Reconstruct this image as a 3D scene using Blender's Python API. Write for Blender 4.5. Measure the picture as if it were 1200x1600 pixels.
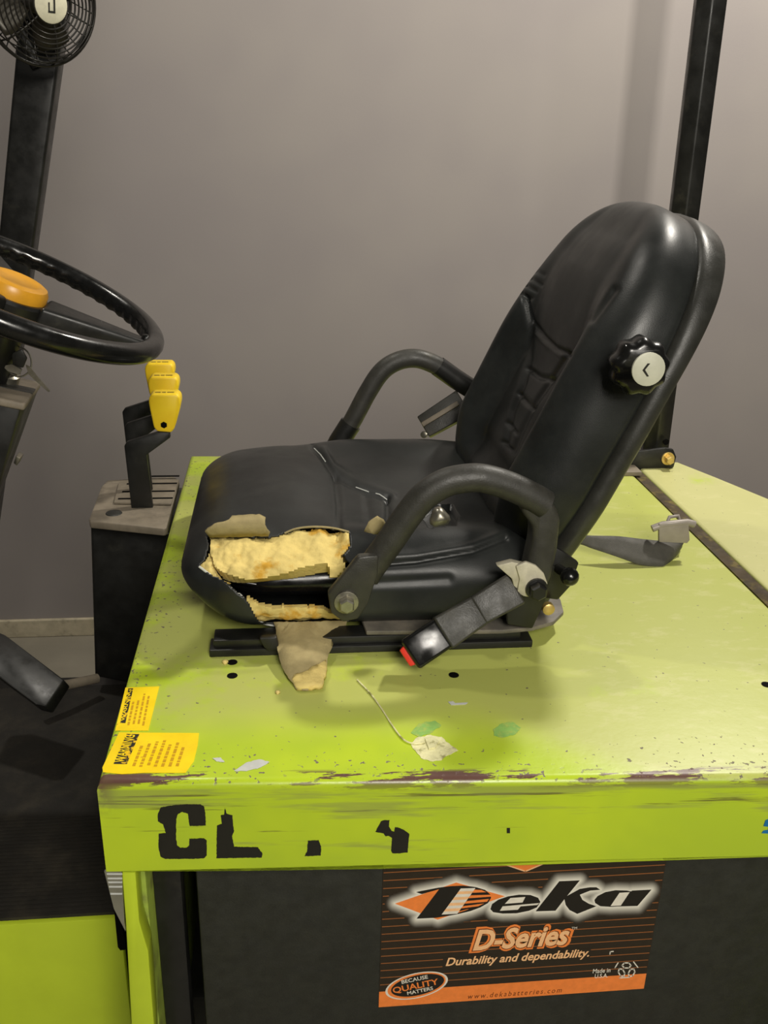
import bpy, bmesh, math, random
from mathutils import Vector, Matrix, noise
random.seed(7)
for _o in list(bpy.data.objects): bpy.data.objects.remove(_o)
scene = bpy.context.scene
COL = scene.collection

# ------------------------------------------------------------------ camera
F = 1450.0
M = Matrix(((0.99466603, -0.01568389, 0.1019485),
            (-0.10029999, -0.37771201, 0.92047463),
            (0.02407055, -0.92579029, -0.3772704)))      # camera (x right, y down, z forward) -> world
CAM = Vector((0.0, 0.0, 1.59))
cd = bpy.data.cameras.new('camera'); cam = bpy.data.objects.new('camera', cd); COL.objects.link(cam)
cd.sensor_fit = 'VERTICAL'; cd.sensor_height = 32.0; cd.lens = F * 32.0 / 1600.0
cd.clip_start = 0.02; cd.clip_end = 60
R3 = Matrix((M.col[0], -M.col[1], -M.col[2])).transposed()
cam.matrix_world = Matrix.Translation(CAM) @ R3.to_4x4()
scene.camera = cam

# ------------------------------------------------------------------ light
w = bpy.data.worlds.new('world'); scene.world = w; w.use_nodes = True
bg = w.node_tree.nodes['Background']; bg.inputs[0].default_value = (1.0, 0.97, 0.92, 1); bg.inputs[1].default_value = 0.04
def area(name, loc, target, size, power, col=(1, .945, .85), sy=None):
    l = bpy.data.lights.new(name, 'AREA'); l.energy = power; l.color = col; l.size = size
    if sy: l.shape = 'RECTANGLE'; l.size_y = sy
    o = bpy.data.objects.new(name, l); COL.objects.link(o); o.location = loc
    d = Vector(target) - Vector(loc); o.rotation_euler = d.to_track_quat('-Z', 'Y').to_euler()
    return o
area('ceiling_lamp_front', (0.36, 0.485, 3.0), (0.95, 2.8, 2.6), 0.035, 22).data.spread = math.radians(115)
area('ceiling_lamp_right', (1.5, 2.1, 3.3), (1.45, 2.0, 0), 0.16, 66)
area('ceiling_lamp_left', (-0.75, 1.75, 3.3), (-0.7, 1.7, 0), 0.10, 13)
area('fill_lamp_near', (0.30, -1.0, 2.35), (0.1, 0.8, 0.8), 0.6, 38)  # added soft fill above and behind the camera, lifts the hood lip
area('fill_lamp_far', (1.2, -2.4, 2.6), (0.1, 0.8, 0.8), 1.0, 24)  # added broad fill far behind the camera, no fixture known there
vs = scene.view_settings
vs.view_transform = 'Standard'; vs.look = 'None'; vs.exposure = 0.0; vs.gamma = 1.0; vs.use_curve_mapping = False

# ------------------------------------------------------------------ helpers
def ray(px, py): return M @ Vector((px - 600.0, py - 800.0, F))
def UZ(px, py, z):
    r = ray(px, py); return CAM + r * ((z - CAM.z) / r.z)
def UY(px, py, y):
    r = ray(px, py); return CAM + r * ((y - CAM.y) / r.y)
MT = M.transposed()
def proj(p):
    q = MT @ (Vector(p) - CAM); return (600 + F * q.x / q.z, 800 + F * q.y / q.z)
def lin(c): return tuple(((v / 255) / 12.92 if v / 255 <= .04045 else ((v / 255 + .055) / 1.055) ** 2.4) for v in c) + (1.0,)

def empty(name, loc, label, cat, group=None):
    o = bpy.data.objects.new(name, None); COL.objects.link(o); o.location = loc; o.empty_display_size = .05
    o['label'] = label; o['category'] = cat
    if group: o['group'] = group
    return o
def rootloc(o):
    while o.parent: o = o.parent
    return Vector(o.location)
def obj(name, verts, faces, mat, parent=None, smooth=False, origin=None, mi=None, auto=None):
    """one mesh object; verts in world coordinates"""
    if parent is not None: off = rootloc(parent)
    else:
        if origin is None:
            xs = [v[0] for v in verts]; ys = [v[1] for v in verts]; zs = [v[2] for v in verts]
            origin = ((min(xs) + max(xs)) / 2, (min(ys) + max(ys)) / 2, min(zs))
        off = Vector(origin)
    me = bpy.data.meshes.new(name)
    me.from_pydata([tuple(Vector(v) - off) for v in verts], [], faces)
    for m in (mat if isinstance(mat, (list, tuple)) else [mat]): me.materials.append(m)
    if mi:
        for p, i in zip(me.polygons, mi): p.material_index = i
    if smooth:
        me.polygons.foreach_set('use_smooth', [True] * len(me.polygons))
        if auto:
            try: me.set_sharp_from_angle(angle=math.radians(auto))
            except Exception: pass
    me.update()
    o = bpy.data.objects.new(name, me); COL.objects.link(o)
    if parent is not None: o.parent = parent
    else: o.location = off
    return o
def from_bm(name, bm, mat, parent=None, smooth=True, auto=40, **k):
    bmesh.ops.recalc_face_normals(bm, faces=bm.faces)
    bm.verts.index_update()
    vs_ = [v.co.copy() for v in bm.verts]; fs = [[v.index for v in f.verts] for f in bm.faces]
    bm.free()
    return obj(name, vs_, fs, mat, parent, smooth, auto=auto, **k)
def tag(o, label, cat, group=None):
    o['label'] = label; o['category'] = cat
    if group: o['group'] = group
    return o
def hexa(bm, c8):
    v = [bm.verts.new(p) for p in c8]
    for f in ((0, 3, 2, 1), (4, 5, 6, 7), (0, 1, 5, 4), (1, 2, 6, 5), (2, 3, 7, 6), (3, 0, 4, 7)): bm.faces.new([v[i] for i in f])
    return v
def box_bm(x0, x1, y0, y1, z0, z1, bev=0, seg=2):
    bm = bmesh.new()
    hexa(bm, [(x0, y0, z0), (x1, y0, z0), (x1, y1, z0), (x0, y1, z0), (x0, y0, z1), (x1, y0, z1), (x1, y1, z1), (x0, y1, z1)])
    if bev: bmesh.ops.bevel(bm, geom=bm.edges[:], offset=bev, segments=seg, affect='EDGES', profile=.5)
    return bm
def prism_bm(pts_a, pts_b, bev=0, seg=2):
    """closed prism between two same-length loops"""
    bm = bmesh.new(); n = len(pts_a)
    a = [bm.verts.new(p) for p in pts_a]; b = [bm.verts.new(p) for p in pts_b]
    bm.faces.new(a); bm.faces.new(b[::-1])
    for i in range(n): bm.faces.new((a[i], b[i], b[(i + 1) % n], a[(i + 1) % n]))
    bmesh.ops.recalc_face_normals(bm, faces=bm.faces)
    if bev: bmesh.ops.bevel(bm, geom=bm.edges[:], offset=bev, segments=seg, affect='EDGES', profile=.5, clamp_overlap=True)
    return bm
def prism_y(pxs, y0, y1, bev=0, seg=2):
    a = [UY(px, py, y0) for px, py in pxs]; b = [Vector((p.x, y1, p.z)) for p in a]
    return prism_bm(a, b, bev, seg)
def prism_z(poly, z0, z1, bev=0, seg=2):
    return prism_bm([(x, y, z1) for x, y in poly], [(x, y, z0) for x, y in poly], bev, seg)
def catmull(pts, n=8):
    P = [Vector(p) for p in pts]; out = []
    for i in range(len(P) - 1):
        p0 = P[max(i - 1, 0)]; p1 = P[i]; p2 = P[i + 1]; p3 = P[min(i + 2, len(P) - 1)]
        for k in range(n):
            t = k / n
            out.append(.5 * ((2 * p1) + (p2 - p0) * t + (2 * p0 - 5 * p1 + 4 * p2 - p3) * t * t + (3 * p1 - p0 - 3 * p2 + p3) * t ** 3))
    out.append(P[-1]); return out
def tube_geo(path, rad, seg=12, ab=None, closed=False, up0=None, cap=True):
    """swept tube; rad scalar or per-point; ab=(a,b) ellipse factors"""
    n = len(path); P = [Vector(p) for p in path]
    T = []
    for i in range(n):
        if closed: d = P[(i + 1) % n] - P[i - 1]
        else: d = P[min(i + 1, n - 1)] - P[max(i - 1, 0)]
        T.append(d.normalized())
    up = Vector(up0) if up0 else (Vector((0, 1, 0)) if abs(T[0].y) < .9 else Vector((0, 0, 1)))
    vs_, fs = [], []
    for i in range(n):
        up = (up - T[i] * up.dot(T[i])).normalized(); sd = T[i].cross(up)
        r = rad[i] if isinstance(rad, (list, tuple)) else rad
        a, b = ab if ab else (1, 1)
        for k in range(seg):
            an = 2 * math.pi * k / seg
            vs_.append(P[i] + up * (math.cos(an) * r * a) + sd * (math.sin(an) * r * b))
    m = n if closed else n - 1
    for i in range(m):
        j = (i + 1) % n
        for k in range(seg):
            k2 = (k + 1) % seg
            fs.append((i * seg + k, i * seg + k2, j * seg + k2, j * seg + k))
    if not closed and cap:
        fs.append(tuple(range(seg - 1, -1, -1))); fs.append(tuple((n - 1) * seg + k for k in range(seg)))
    return vs_, fs
def tube(name, path, rad, mat, parent=None, seg=12, **k):
    ab = k.pop('ab', None); closed = k.pop('closed', False); up0 = k.pop('up0', None)
    v, f = tube_geo(path, rad, seg, ab, closed, up0)
    return obj(name, v, f, mat, parent, True, auto=50, **k)
def frame(axis):
    a = Vector(axis).normalized(); u = Vector((0, 0, 1)) if abs(a.z) < .9 else Vector((1, 0, 0))
    u = (u - a * u.dot(a)).normalized(); return a, u, a.cross(u)
def lathe_geo(c, axis, prof, seg=24, mod=None):
    """prof: list of (height along axis, radius)"""
    a, u, v = frame(axis); c = Vector(c); vs_, fs = [], []
    for h, r in prof:
        for k in range(seg):
            an = 2 * math.pi * k / seg; rr = r * (mod(an) if mod else 1)
            vs_.append(c + a * h + u * (rr * math.cos(an)) + v * (rr * math.sin(an)))
    for i in range(len(prof) - 1):
        for k in range(seg):
            k2 = (k + 1) % seg; fs.append((i * seg + k, i * seg + k2, (i + 1) * seg + k2, (i + 1) * seg + k))
    fs.append(tuple(range(seg - 1, -1, -1))); fs.append(tuple((len(prof) - 1) * seg + k for k in range(seg)))
    return vs_, fs
def lathe(name, c, axis, prof, mat, parent=None, seg=24, mod=None, auto=35, **k):
    v, f = lathe_geo(c, axis, prof, seg, mod); return obj(name, v, f, mat, parent, True, auto=auto, **k)
def join_geo(lst):
    V, Fc = [], []
    for v, f in lst:
        n = len(V); V += list(v); Fc += [tuple(i + n for i in q) for q in f]
    return V, Fc
def hexbolt(name, c, axis, r, mat, parent, h=.008, washer=1.5):
    a = lathe_geo(c, axis, [(0, r * washer), (h * .3, r * washer), (h * .32, r * washer * .96)], 20)
    b = lathe_geo(Vector(c) + Vector(axis).normalized() * h * .3, axis, [(0, r), (h, r), (h * 1.15, r * .8)], 6)
    v, f = join_geo([a, b]); return obj(name, v, f, mat, parent, True, auto=25)
def inpoly(x, y, P):
    c = False; j = len(P) - 1
    for i in range(len(P)):
        if (P[i][1] > y) != (P[j][1] > y) and x < (P[j][0] - P[i][0]) * (y - P[i][1]) / (P[j][1] - P[i][1]) + P[i][0]: c = not c
        j = i
    return c
def segdist(x, y, L):
    b = 1e9
    for (x0, y0), (x1, y1) in zip(L, L[1:]):
        dx, dy = x1 - x0, y1 - y0; t = max(0, min(1, ((x - x0) * dx + (y - y0) * dy) / (dx * dx + dy * dy + 1e-9)))
        b = min(b, math.hypot(x - x0 - t * dx, y - y0 - t * dy))
    return b
def sstep(a, b, x):
    t = max(0, min(1, (x - a) / (b - a))); return t * t * (3 - 2 * t)
def flat_bm(pts, normal, thick):
    """thin plate from a traced outline: pts world coords on a plane"""
    n = Vector(normal) * thick
    return prism_bm([Vector(p) + n for p in pts], [Vector(p) for p in pts])

# ------------------------------------------------------------------ materials
def nt(name):
    m = bpy.data.materials.new(name); m.use_nodes = True; t = m.node_tree
    return m, t, t.nodes['Principled BSDF']
def N(t, typ, **kw):
    n = t.nodes.new(typ)
    for k, v in kw.items():
        if k in n.inputs: n.inputs[k].default_value = v
        else: setattr(n, k, v)
    return n
def pos(t, scale=(1, 1, 1), rot=(0, 0, 0)):
    g = N(t, 'ShaderNodeNewGeometry'); mp = N(t, 'ShaderNodeMapping'); mp.inputs['Scale'].default_value = scale; mp.inputs['Rotation'].default_value = rot
    t.links.new(g.outputs['Position'], mp.inputs['Vector']); return mp.outputs['Vector']
def noi(t, vec, scale, detail=4, rough=.6):
    n = N(t, 'ShaderNodeTexNoise'); n.inputs['Scale'].default_value = scale; n.inputs['Detail'].default_value = detail; n.inputs['Roughness'].default_value = rough
    t.links.new(vec, n.inputs['Vector']); return n.outputs['Fac']
def ramp(t, fac, lo, hi, a=0.0, b=1.0):
    r = N(t, 'ShaderNodeMapRange'); r.interpolation_type = 'SMOOTHSTEP'
    r.inputs['From Min'].default_value = lo; r.inputs['From Max'].default_value = hi; r.inputs['To Min'].default_value = a; r.inputs['To Max'].default_value = b
    t.links.new(fac, r.inputs['Value']); return r.outputs['Result']
def mth(t, op, a, b=None, clamp=False):
    n = N(t, 'ShaderNodeMath'); n.operation = op; n.use_clamp = clamp
    for i, v in enumerate((a, b)):
        if v is None: continue
        if isinstance(v, (int, float)): n.inputs[i].default_value = v
        else: t.links.new(v, n.inputs[i])
    return n.outputs[0]
def mix(t, fac, a, b):
    n = N(t, 'ShaderNodeMix'); n.data_type = 'RGBA'
    for i, v in ((0, fac), (6, a), (7, b)):
        if isinstance(v, tuple): n.inputs[i].default_value = v
        elif isinstance(v, (int, float)): n.inputs[i].default_value = v
        else: t.links.new(v, n.inputs[i])
    return n.outputs[2]
def mat(name, col, rough=.5, metal=0.0, var=.12, vscale=30, bump=0.0, bscale=300, dust=None, dlo=.5, dhi=.75, dscale=18, spec=.5, rvar=.1, coat=0):
    m, t, b = nt(name); c = lin(col)
    p = pos(t); n1 = noi(t, p, vscale)
    base = mix(t, ramp(t, n1, .3, .7), tuple(v * (1 - var) for v in c[:3]) + (1,), tuple(min(1, v * (1 + var)) for v in c[:3]) + (1,))
    if dust:
        base = mix(t, ramp(t, noi(t, p, dscale, 6, .65), dlo, dhi), base, lin(dust))
    t.links.new(base, b.inputs['Base Color'])
    t.links.new(ramp(t, noi(t, p, vscale * .7, 5), .3, .7, max(.02, rough - rvar), min(1, rough + rvar)), b.inputs['Roughness'])
    b.inputs['Metallic'].default_value = metal; b.inputs['Specular IOR Level'].default_value = spec
    if coat: b.inputs['Coat Weight'].default_value = coat
    if bump:
        bp = N(t, 'ShaderNodeBump'); bp.inputs['Strength'].default_value = bump; bp.inputs['Distance'].default_value = .001
        t.links.new(noi(t, p, bscale, 3), bp.inputs['Height']); t.links.new(bp.outputs['Normal'], b.inputs['Normal'])
    return m
def flat(name, col, rough=.45, spec=.4):
    m, t, b = nt(name)
    p = pos(t); c = lin(col)
    t.links.new(mix(t, ramp(t, noi(t, p, 120), .3, .7), tuple(v * .93 for v in c[:3]) + (1,), tuple(min(1, v * 1.05) for v in c[:3]) + (1,)), b.inputs['Base Color'])
    b.inputs['Roughness'].default_value = rough; b.inputs['Specular IOR Level'].default_value = spec
    return m

def hood_paint(name, deck=False):
    m, t, b = nt(name)
    p = pos(t); sep = N(t, 'ShaderNodeSeparateXYZ'); t.links.new(p, sep.inputs[0]); X, Yy, Zz = sep.outputs
    green = lin((188, 210, 42)); green2 = lin((174, 198, 46))
    base = mix(t, ramp(t, noi(t, p, 6, 3), .35, .65), green, green2)
    top = ramp(t, Zz, .994, .9985)                                  # flat top as against the lip
    d = mth(t, 'ADD', mth(t, 'SUBTRACT', Yy, .7465), mth(t, 'MULTIPLY', X, .0555))   # distance in from the near edge
    # worn dusty film where operators climb on and off
    film = mth(t, 'MULTIPLY', ramp(t, mth(t, 'ADD', d, mth(t, 'MULTIPLY', ramp(t, X, .18, .42), .13)), .05, .15), top)
    nz = noi(t, pos(t, (1, 1, 1)), 5.5, 6, .62)
    rx = ramp(t, X, -.17, -.02)
    f1 = ramp(t, mth(t, 'ADD', nz, mth(t, 'MULTIPLY', rx, .20)), .45, .60)
    film = mth(t, 'MULTIPLY', mth(t, 'MULTIPLY', film, f1), .88 if not deck else .95)
    base = mix(t, film, base, lin((178, 182, 100) if not deck else (192, 190, 132)))
    sw = noi(t, pos(t, (14, 30, 1), (0, 0, .5)), 1.6, 7, .7)        # swirled wipe marks
    base = mix(t, mth(t, 'MULTIPLY', mth(t, 'MULTIPLY', ramp(t, sw, .52, .66), ramp(t, X, .22, .42)), mth(t, 'MULTIPLY', top, .3)), base, lin((208, 204, 150)))
    # small chips on the top, thick towards the left and near edges
    v = noi(t, p, 150, 2, .5)
    near = ramp(t, d, .0, .10, 1, 0); left = ramp(t, X, -.19, -.10, 1, 0)
    dens = mth(t, 'ADD', mth(t, 'MULTIPLY', near, .085), mth(t, 'MULTIPLY', left, .09))
    chips = ramp(t, mth(t, 'ADD', v, dens), .715, .735)
    chips = mth(t, 'MULTIPLY', mth(t, 'MULTIPLY', chips, top), ramp(t, noi(t, p, 14, 2), .36, .52))
    base = mix(t, chips, base, lin((112, 104, 84)))
    # bare band along the rolled edge
    ev = noi(t, pos(t, (9, 60, 60)), 1.0, 6, .7)
    edge = mth(t, 'MULTIPLY', ramp(t, mth(t, 'ABSOLUTE', mth(t, 'SUBTRACT', d, .008)), .004, .012, 1, 0), ramp(t, Zz, .985, .992))
    base = mix(t, mth(t, 'MULTIPLY', ramp(t, ev, .50, .53), edge), base, lin((98, 70, 62)))
    ebr = mth(t, 'MULTIPLY', ramp(t, X, -.191, -.165, 1, 0), mth(t, 'MULTIPLY', ramp(t, Zz, .955, .99), ramp(t, d, .0, .03, 1, 0)))
    base = mix(t, mth(t, 'MULTIPLY', ebr, ramp(t, noi(t, p, 40), .35, .5)), base, lin((104, 82, 62)))
    # long scrapes on the lip
    sc = noi(t, pos(t, (5, 5, 190)), 1.0, 5, .65)
    up = ramp(t, Zz, .93, .99, 0, .13); lip = ramp(t, Zz, .990, .994, 1, 0)
    base = mix(t, mth(t, 'MULTIPLY', mth(t, 'MULTIPLY', ramp(t, mth(t, 'ADD', sc, up), .68, .75), lip), .85), base, lin((96, 88, 48)))
    gs = noi(t, pos(t, (4, 4, 45)), 1.0, 4, .6)
    base = mix(t, mth(t, 'MULTIPLY', mth(t, 'MULTIPLY', ramp(t, mth(t, 'ADD', gs, up), .60, .70), lip), .55), base, lin((136, 142, 78)))
    t.links.new(base, b.inputs['Base Color'])
    rough = mth(t, 'ADD', .30, mth(t, 'MULTIPLY', film, .12)); rough = mth(t, 'ADD', rough, mth(t, 'MULTIPLY', chips, .2))
    t.links.new(rough, b.inputs['Roughness']); b.inputs['Specular IOR Level'].default_value = .5
    bp = N(t, 'ShaderNodeBump'); bp.inputs['Strength'].default_value = .25; bp.inputs['Distance'].default_value = .001
    t.links.new(mth(t, 'SUBTRACT', noi(t, p, 60, 4), mth(t, 'MULTIPLY', chips, .6)), bp.inputs['Height']); t.links.new(bp.outputs['Normal'], b.inputs['Normal'])
    return m
M_hood = hood_paint('worn_lime_paint'); M_deck = hood_paint('dusty_lime_paint', True)
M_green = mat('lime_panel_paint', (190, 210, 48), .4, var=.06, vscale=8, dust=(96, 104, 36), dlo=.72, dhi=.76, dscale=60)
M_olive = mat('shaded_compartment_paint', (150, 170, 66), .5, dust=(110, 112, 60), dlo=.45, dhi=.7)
M_vinyl = mat('black_vinyl', (35, 37, 36), .38, var=.25, vscale=14, bump=.12, bscale=700, dust=(47, 49, 46), dlo=.5, dhi=.8, dscale=9, rvar=.08, spec=.4)
M_shell = mat('black_plastic_shell', (46, 46, 42), .42, var=.15, vscale=40, bump=.2, bscale=500)
M_rubber = mat('black_rubber_grip', (52, 51, 46), .48, var=.15, vscale=60, bump=.3, bscale=500, dust=(80, 76, 62), dlo=.5, dhi=.85)
M_black = mat('black_paint', (26, 26, 24), .4, var=.2, vscale=40, dust=(58, 56, 48), dlo=.55, dhi=.85)
M_gloss = mat('gloss_black_plastic', (20, 20, 19), .22, var=.2, vscale=50)
M_pan = mat('gloss_black_seat_pan', (14, 14, 14), .25, var=.2)
M_foam = mat('yellow_foam', (222, 200, 126), .95, var=.1, vscale=40, bump=1.0, bscale=160, dust=(206, 160, 62), dlo=.52, dhi=.62, dscale=11, spec=.1)
M_back = mat('vinyl_backing_cloth', (164, 150, 108), .9, var=.1, vscale=60, bump=.4, bscale=500, spec=.15)
M_white = mat('torn_fabric_white', (196, 198, 192), .8, var=.08, vscale=60)
M_steel = mat('worn_steel', (150, 146, 132), .4, .85, var=.2, vscale=60, rvar=.15)
M_zinc = mat('dusty_zinc_plate', (198, 192, 170), .6, .25, var=.12, vscale=60, bump=.3, dust=(150, 140, 112), dlo=.55, dhi=.8)
M_plate = mat('dusty_black_base_plate', (96, 92, 84), .5, var=.2, vscale=20, dust=(128, 120, 106), dlo=.42, dhi=.7, dscale=10)
M_brass = mat('yellow_zinc_nut', (206, 178, 106), .4, .6)
M_red = mat('red_release_button', (226, 58, 42), .4, var=.08)
M_yel = mat('yellow_plastic', (255, 214, 38), .4, var=.05, vscale=30)
M_ylab = mat('yellow_label', (252, 216, 10), .4, var=.07, vscale=30, dust=(200, 150, 30), dlo=.66, dhi=.72, dscale=120)
M_amber = mat('amber_cap', (226, 162, 42), .4, var=.1, vscale=30, dust=(176, 120, 50), dlo=.55, dhi=.8, dscale=14)
M_taupe = mat('dusty_taupe_plastic', (126, 116, 100), .6, var=.15, vscale=30, dust=(90, 82, 70), dlo=.5, dhi=.8)
M_mat = mat('black_rubber_mat', (34, 31, 25), .7, var=.2, vscale=20, bump=.5, bscale=200, dust=(54, 49, 39), dlo=.48, dhi=.75, dscale=10)
M_web = mat('charcoal_webbing', (74, 72, 66), .65, var=.12, vscale=80, bump=.5, bscale=900)
M_tong = mat('grey_plated_tongue', (150, 142, 134), .5, .2, var=.1)
M_hole = flat('dark_hole', (10, 9, 8), .9, .1)
M_batt = mat('dark_battery_steel', (42, 43, 36), .55, var=.15, vscale=60, bump=.4, bscale=400)
M_tire = mat('black_tyre_rubber', (30, 28, 24), .8)
M_ink = flat('black_stencil_ink', (34, 33, 26), .5)
M_inkm = mat('worn_black_band', (38, 34, 18), .5, var=.3, dust=(236, 190, 20), dlo=.52, dhi=.58, dscale=130)
M_inkb = flat('faded_brown_ink', (200, 152, 14), .5)
M_glue = mat('dried_glue', (226, 222, 170), .5, var=.1, vscale=80, bump=.8, bscale=200, dust=(150, 146, 90), dlo=.5, dhi=.65, dscale=60)
M_mint = mat('mint_smear', (140, 186, 92), .4, var=.1, vscale=80, dust=(170, 190, 90), dlo=.45, dhi=.6, dscale=70)
M_blue = flat('blue_paint_mark', (28, 110, 160), .5)
M_badge = flat('cream_badge', (226, 222, 196), .4)
M_capw = mat('pale_knob_cap', (196, 196, 176), .4, var=.05, vscale=80)
M_fan = mat('fan_black_metal', (40, 38, 34), .4, .3)
M_blade = mat('fan_blade', (62, 58, 48), .4, .3)

# ------------------------------------------------------------------ setting
def wall_mat():
    m, t, b = nt('matt_grey_wall_paint'); p = pos(t)
    c = mix(t, ramp(t, noi(t, p, 1.4, 3), .35, .65), lin((134, 128, 126)), lin((140, 134, 130)))
    t.links.new(c, b.inputs['Base Color']); b.inputs['Roughness'].default_value = .75; b.inputs['Specular IOR Level'].default_value = .25
    bp = N(t, 'ShaderNodeBump'); bp.inputs['Strength'].default_value = .12; bp.inputs['Distance'].default_value = .001
    t.links.new(noi(t, p, 180, 3), bp.inputs['Height']); t.links.new(bp.outputs['Normal'], b.inputs['Normal'])
    return m
WY = 2.835
o = from_bm('wall_back', box_bm(-5, 6, WY, WY + .15, 0, 4.2), wall_mat(), smooth=False); o['kind'] = 'structure'; o['label'] = 'plain grey painted wall behind the lift truck'
o = from_bm('floor', box_bm(-5, 6, -3, WY + .15, -.1, 0), mat('grey_concrete', (128, 122, 108), .6, var=.12, vscale=3, bump=.3, bscale=60), smooth=False); o['kind'] = 'structure'
o = from_bm('baseboard_back', box_bm(-5, 6, WY - .014, WY, 0, .064, .003), mat('beige_baseboard', (176, 166, 142), .5, dust=(130, 124, 104)), smooth=False); o['kind'] = 'structure'

# ------------------------------------------------------------------ hood
def yN(x): return .7465 - .0555 * x
HL, HR = -.190, .657
def lip_pt(px, py):
    r = ray(px, py); return CAM + r * ((.7465 - CAM.y - .0555 * CAM.x) / (r.y + .0555 * r.x))
lipz = [lip_pt(px, py) for px, py in ((155, 1362), (350, 1361), (560, 1358.5), (850, 1351), (1200, 1339))]
def zlip(x):
    L = [(p.x, p.z) for p in lipz]
    for (a, za), (b, zb) in zip(L, L[1:]):
        if x <= b or b == L[-1][0]: return za + (zb - za) * (x - a) / (b - a)
hood = empty('battery_hood', (.2335, 1.24, .9), 'worn lime green sheet metal hood carrying the black seat', 'hood')
xs = [HL, -.05, .09, .24, .38, .5, HR]
top = [(x, yN(x), 1.0) for x in xs] + [(HR, 1.69, 1.0), (.3, 1.735, 1.0), (HL, 1.748, 1.0)]
bot = [(x, yN(x), zlip(x)) for x in xs] + [(HR, 1.69, .9), (.3, 1.735, .9), (HL, 1.748, .91)]
bm = prism_bm(top, bot)
ed = [e for e in bm.edges if all(v.co.z > .99 for v in e.verts)]
bmesh.ops.bevel(bm, geom=ed, offset=.009, segments=4, affect='EDGES', profile=.5)
from_bm('hood_panel', bm, M_hood, hood, auto=50)
def on_top(pxs, dz=.0004): return [UZ(px, py, 1.0 + dz) for px, py in pxs]
def on_lip(pxs):
    out = []
    for px, py in pxs:
        r = ray(px, py); # plane y + .0555 x = .7465 - eps
        k = (.7459 - CAM.y - .0555 * CAM.x) / (r.y + .0555 * r.x); out.append(CAM + r * k)
    return out
def lip_shape(name, pxs, m, label=None, hole=None):
    pts = on_lip(pxs); o = from_bm(name, flat_bm(pts, (0, 1, 0), .0004), m, hood, smooth=False)
    if label: o['label'] = label
    return o
def rough_poly(P, step=3, amp=.7):
    out = []
    for i in range(len(P)):
        a = P[i]; b = P[(i + 1) % len(P)]; L = math.hypot(b[0] - a[0], b[1] - a[1]); n = max(1, int(L / step))
        for k in range(n):
            t_ = k / n; j = amp if k else amp * .3
            out.append((a[0] + (b[0] - a[0]) * t_ + random.uniform(-j, j), a[1] + (b[1] - a[1]) * t_ + random.uniform(-j, j)))
    return out
z5 = lambda L, s, ox, oy: [(ox + x / s, oy + y / s) for x, y in L]
Cc = z5([(100, 190), (130, 130), (240, 112), (350, 103), (500, 102), (535, 125), (545, 180), (550, 300), (400, 306), (390, 250), (382, 190), (330, 172), (290, 190), (272, 240), (270, 420), (282, 490), (310, 510), (370, 508), (392, 490), (395, 425), (530, 420), (558, 440), (558, 580), (530, 608), (400, 612), (170, 613), (125, 590), (105, 500), (108, 376), (175, 372), (150, 290), (100, 260)], 6, 230, 1240)
lip_shape('stencil_letter', rough_poly(Cc, 2, .35), M_ink, 'black stencilled letter C')
Lc = z5([(690, 205), (720, 200), (728, 130), (745, 190), (800, 205), (805, 300), (815, 350), (795, 400), (815, 500), (1040, 505), (1060, 540), (1080, 560), (1075, 600), (650, 608), (650, 500), (655, 300), (700, 285)], 6, 230, 1240)
lip_shape('stencil_letter', rough_poly(Lc, 2, .35), M_ink, 'black stencilled letter L')
lip_shape('stencil_letter', rough_poly([(481, 1314), (498, 1313), (502, 1323), (501, 1337), (476, 1338), (480, 1330)], 2, .4), M_ink, 'lower stub of a worn stencilled letter')
Hc = z5([(100, 600), (150, 500), (230, 355), (300, 328), (430, 325), (415, 470), (480, 580), (540, 600), (560, 490), (620, 495), (760, 550), (895, 650), (870, 900), (855, 1085), (780, 1085), (640, 1105), (500, 1100), (470, 1050), (490, 740), (400, 690), (340, 705), (290, 635)], 15, 580, 1260)
lip_shape('stencil_letter', rough_poly(Hc, 2, .25), M_ink, 'two worn fragments of a stencilled letter')
lip_shape('stencil_dot', [(792, 1294), (797, 1294), (797, 1302), (792, 1302)], M_ink)
lip_shape('paint_mark', [(1196, 1282), (1203, 1279), (1206, 1303), (1190, 1302), (1193, 1298), (1200, 1297), (1201, 1292), (1193, 1291)], M_blue, 'blue paint mark')

def top_shape(name, pxs, m, label=None, th=.0005, dz=.0002, smooth=False):
    pts = on_top(pxs, dz); o = from_bm(name, flat_bm(pts, (0, 0, 1), th), m, hood, smooth=smooth)
    if label: o['label'] = label
    return o
for px, py in ((363, 1035), (363, 1056), (709, 1055), (1198, 1070)):
    c = UZ(px, py, 1.0); lathe('bolt_hole', c + Vector((0, 0, .0001)), (0, 0, 1), [(0, .0062), (.0004, .0062), (.0005, .0055)], M_hole, hood, 14)
top_shape('white_smear', rough_poly([(366, 1205), (385, 1192), (405, 1187), (421, 1191), (405, 1200), (385, 1205)], 3, .6), M_white, 'white paint smear')
top_shape('white_smear', rough_poly([(332, 1185), (345, 1184), (351, 1191), (338, 1190)], 3, .5), M_white)
gl = [(642, 1162), (650, 1154), (668, 1149), (690, 1152), (702, 1162), (716, 1173), (700, 1180), (690, 1188), (676, 1190), (662, 1187), (652, 1177), (645, 1170)]
top_shape('glue_blob', rough_poly(gl, 4, 1.2), M_glue, 'dried whitish glue splat', .0004)
top_shape('glue_blob', rough_poly([(664, 1156), (678, 1153), (686, 1160), (680, 1170), (670, 1172)], 3, .7), M_glue, None, .002)
for P in ([(642, 1145), (655, 1131), (680, 1126), (690, 1133), (675, 1145), (655, 1152)], [(770, 1140), (785, 1130), (800, 1128), (814, 1137), (806, 1147), (785, 1153), (772, 1150)]):
    top_shape('mint_smear', rough_poly(P, 4, 1.0), M_mint, 'pale mint green smear', .0003)
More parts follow.
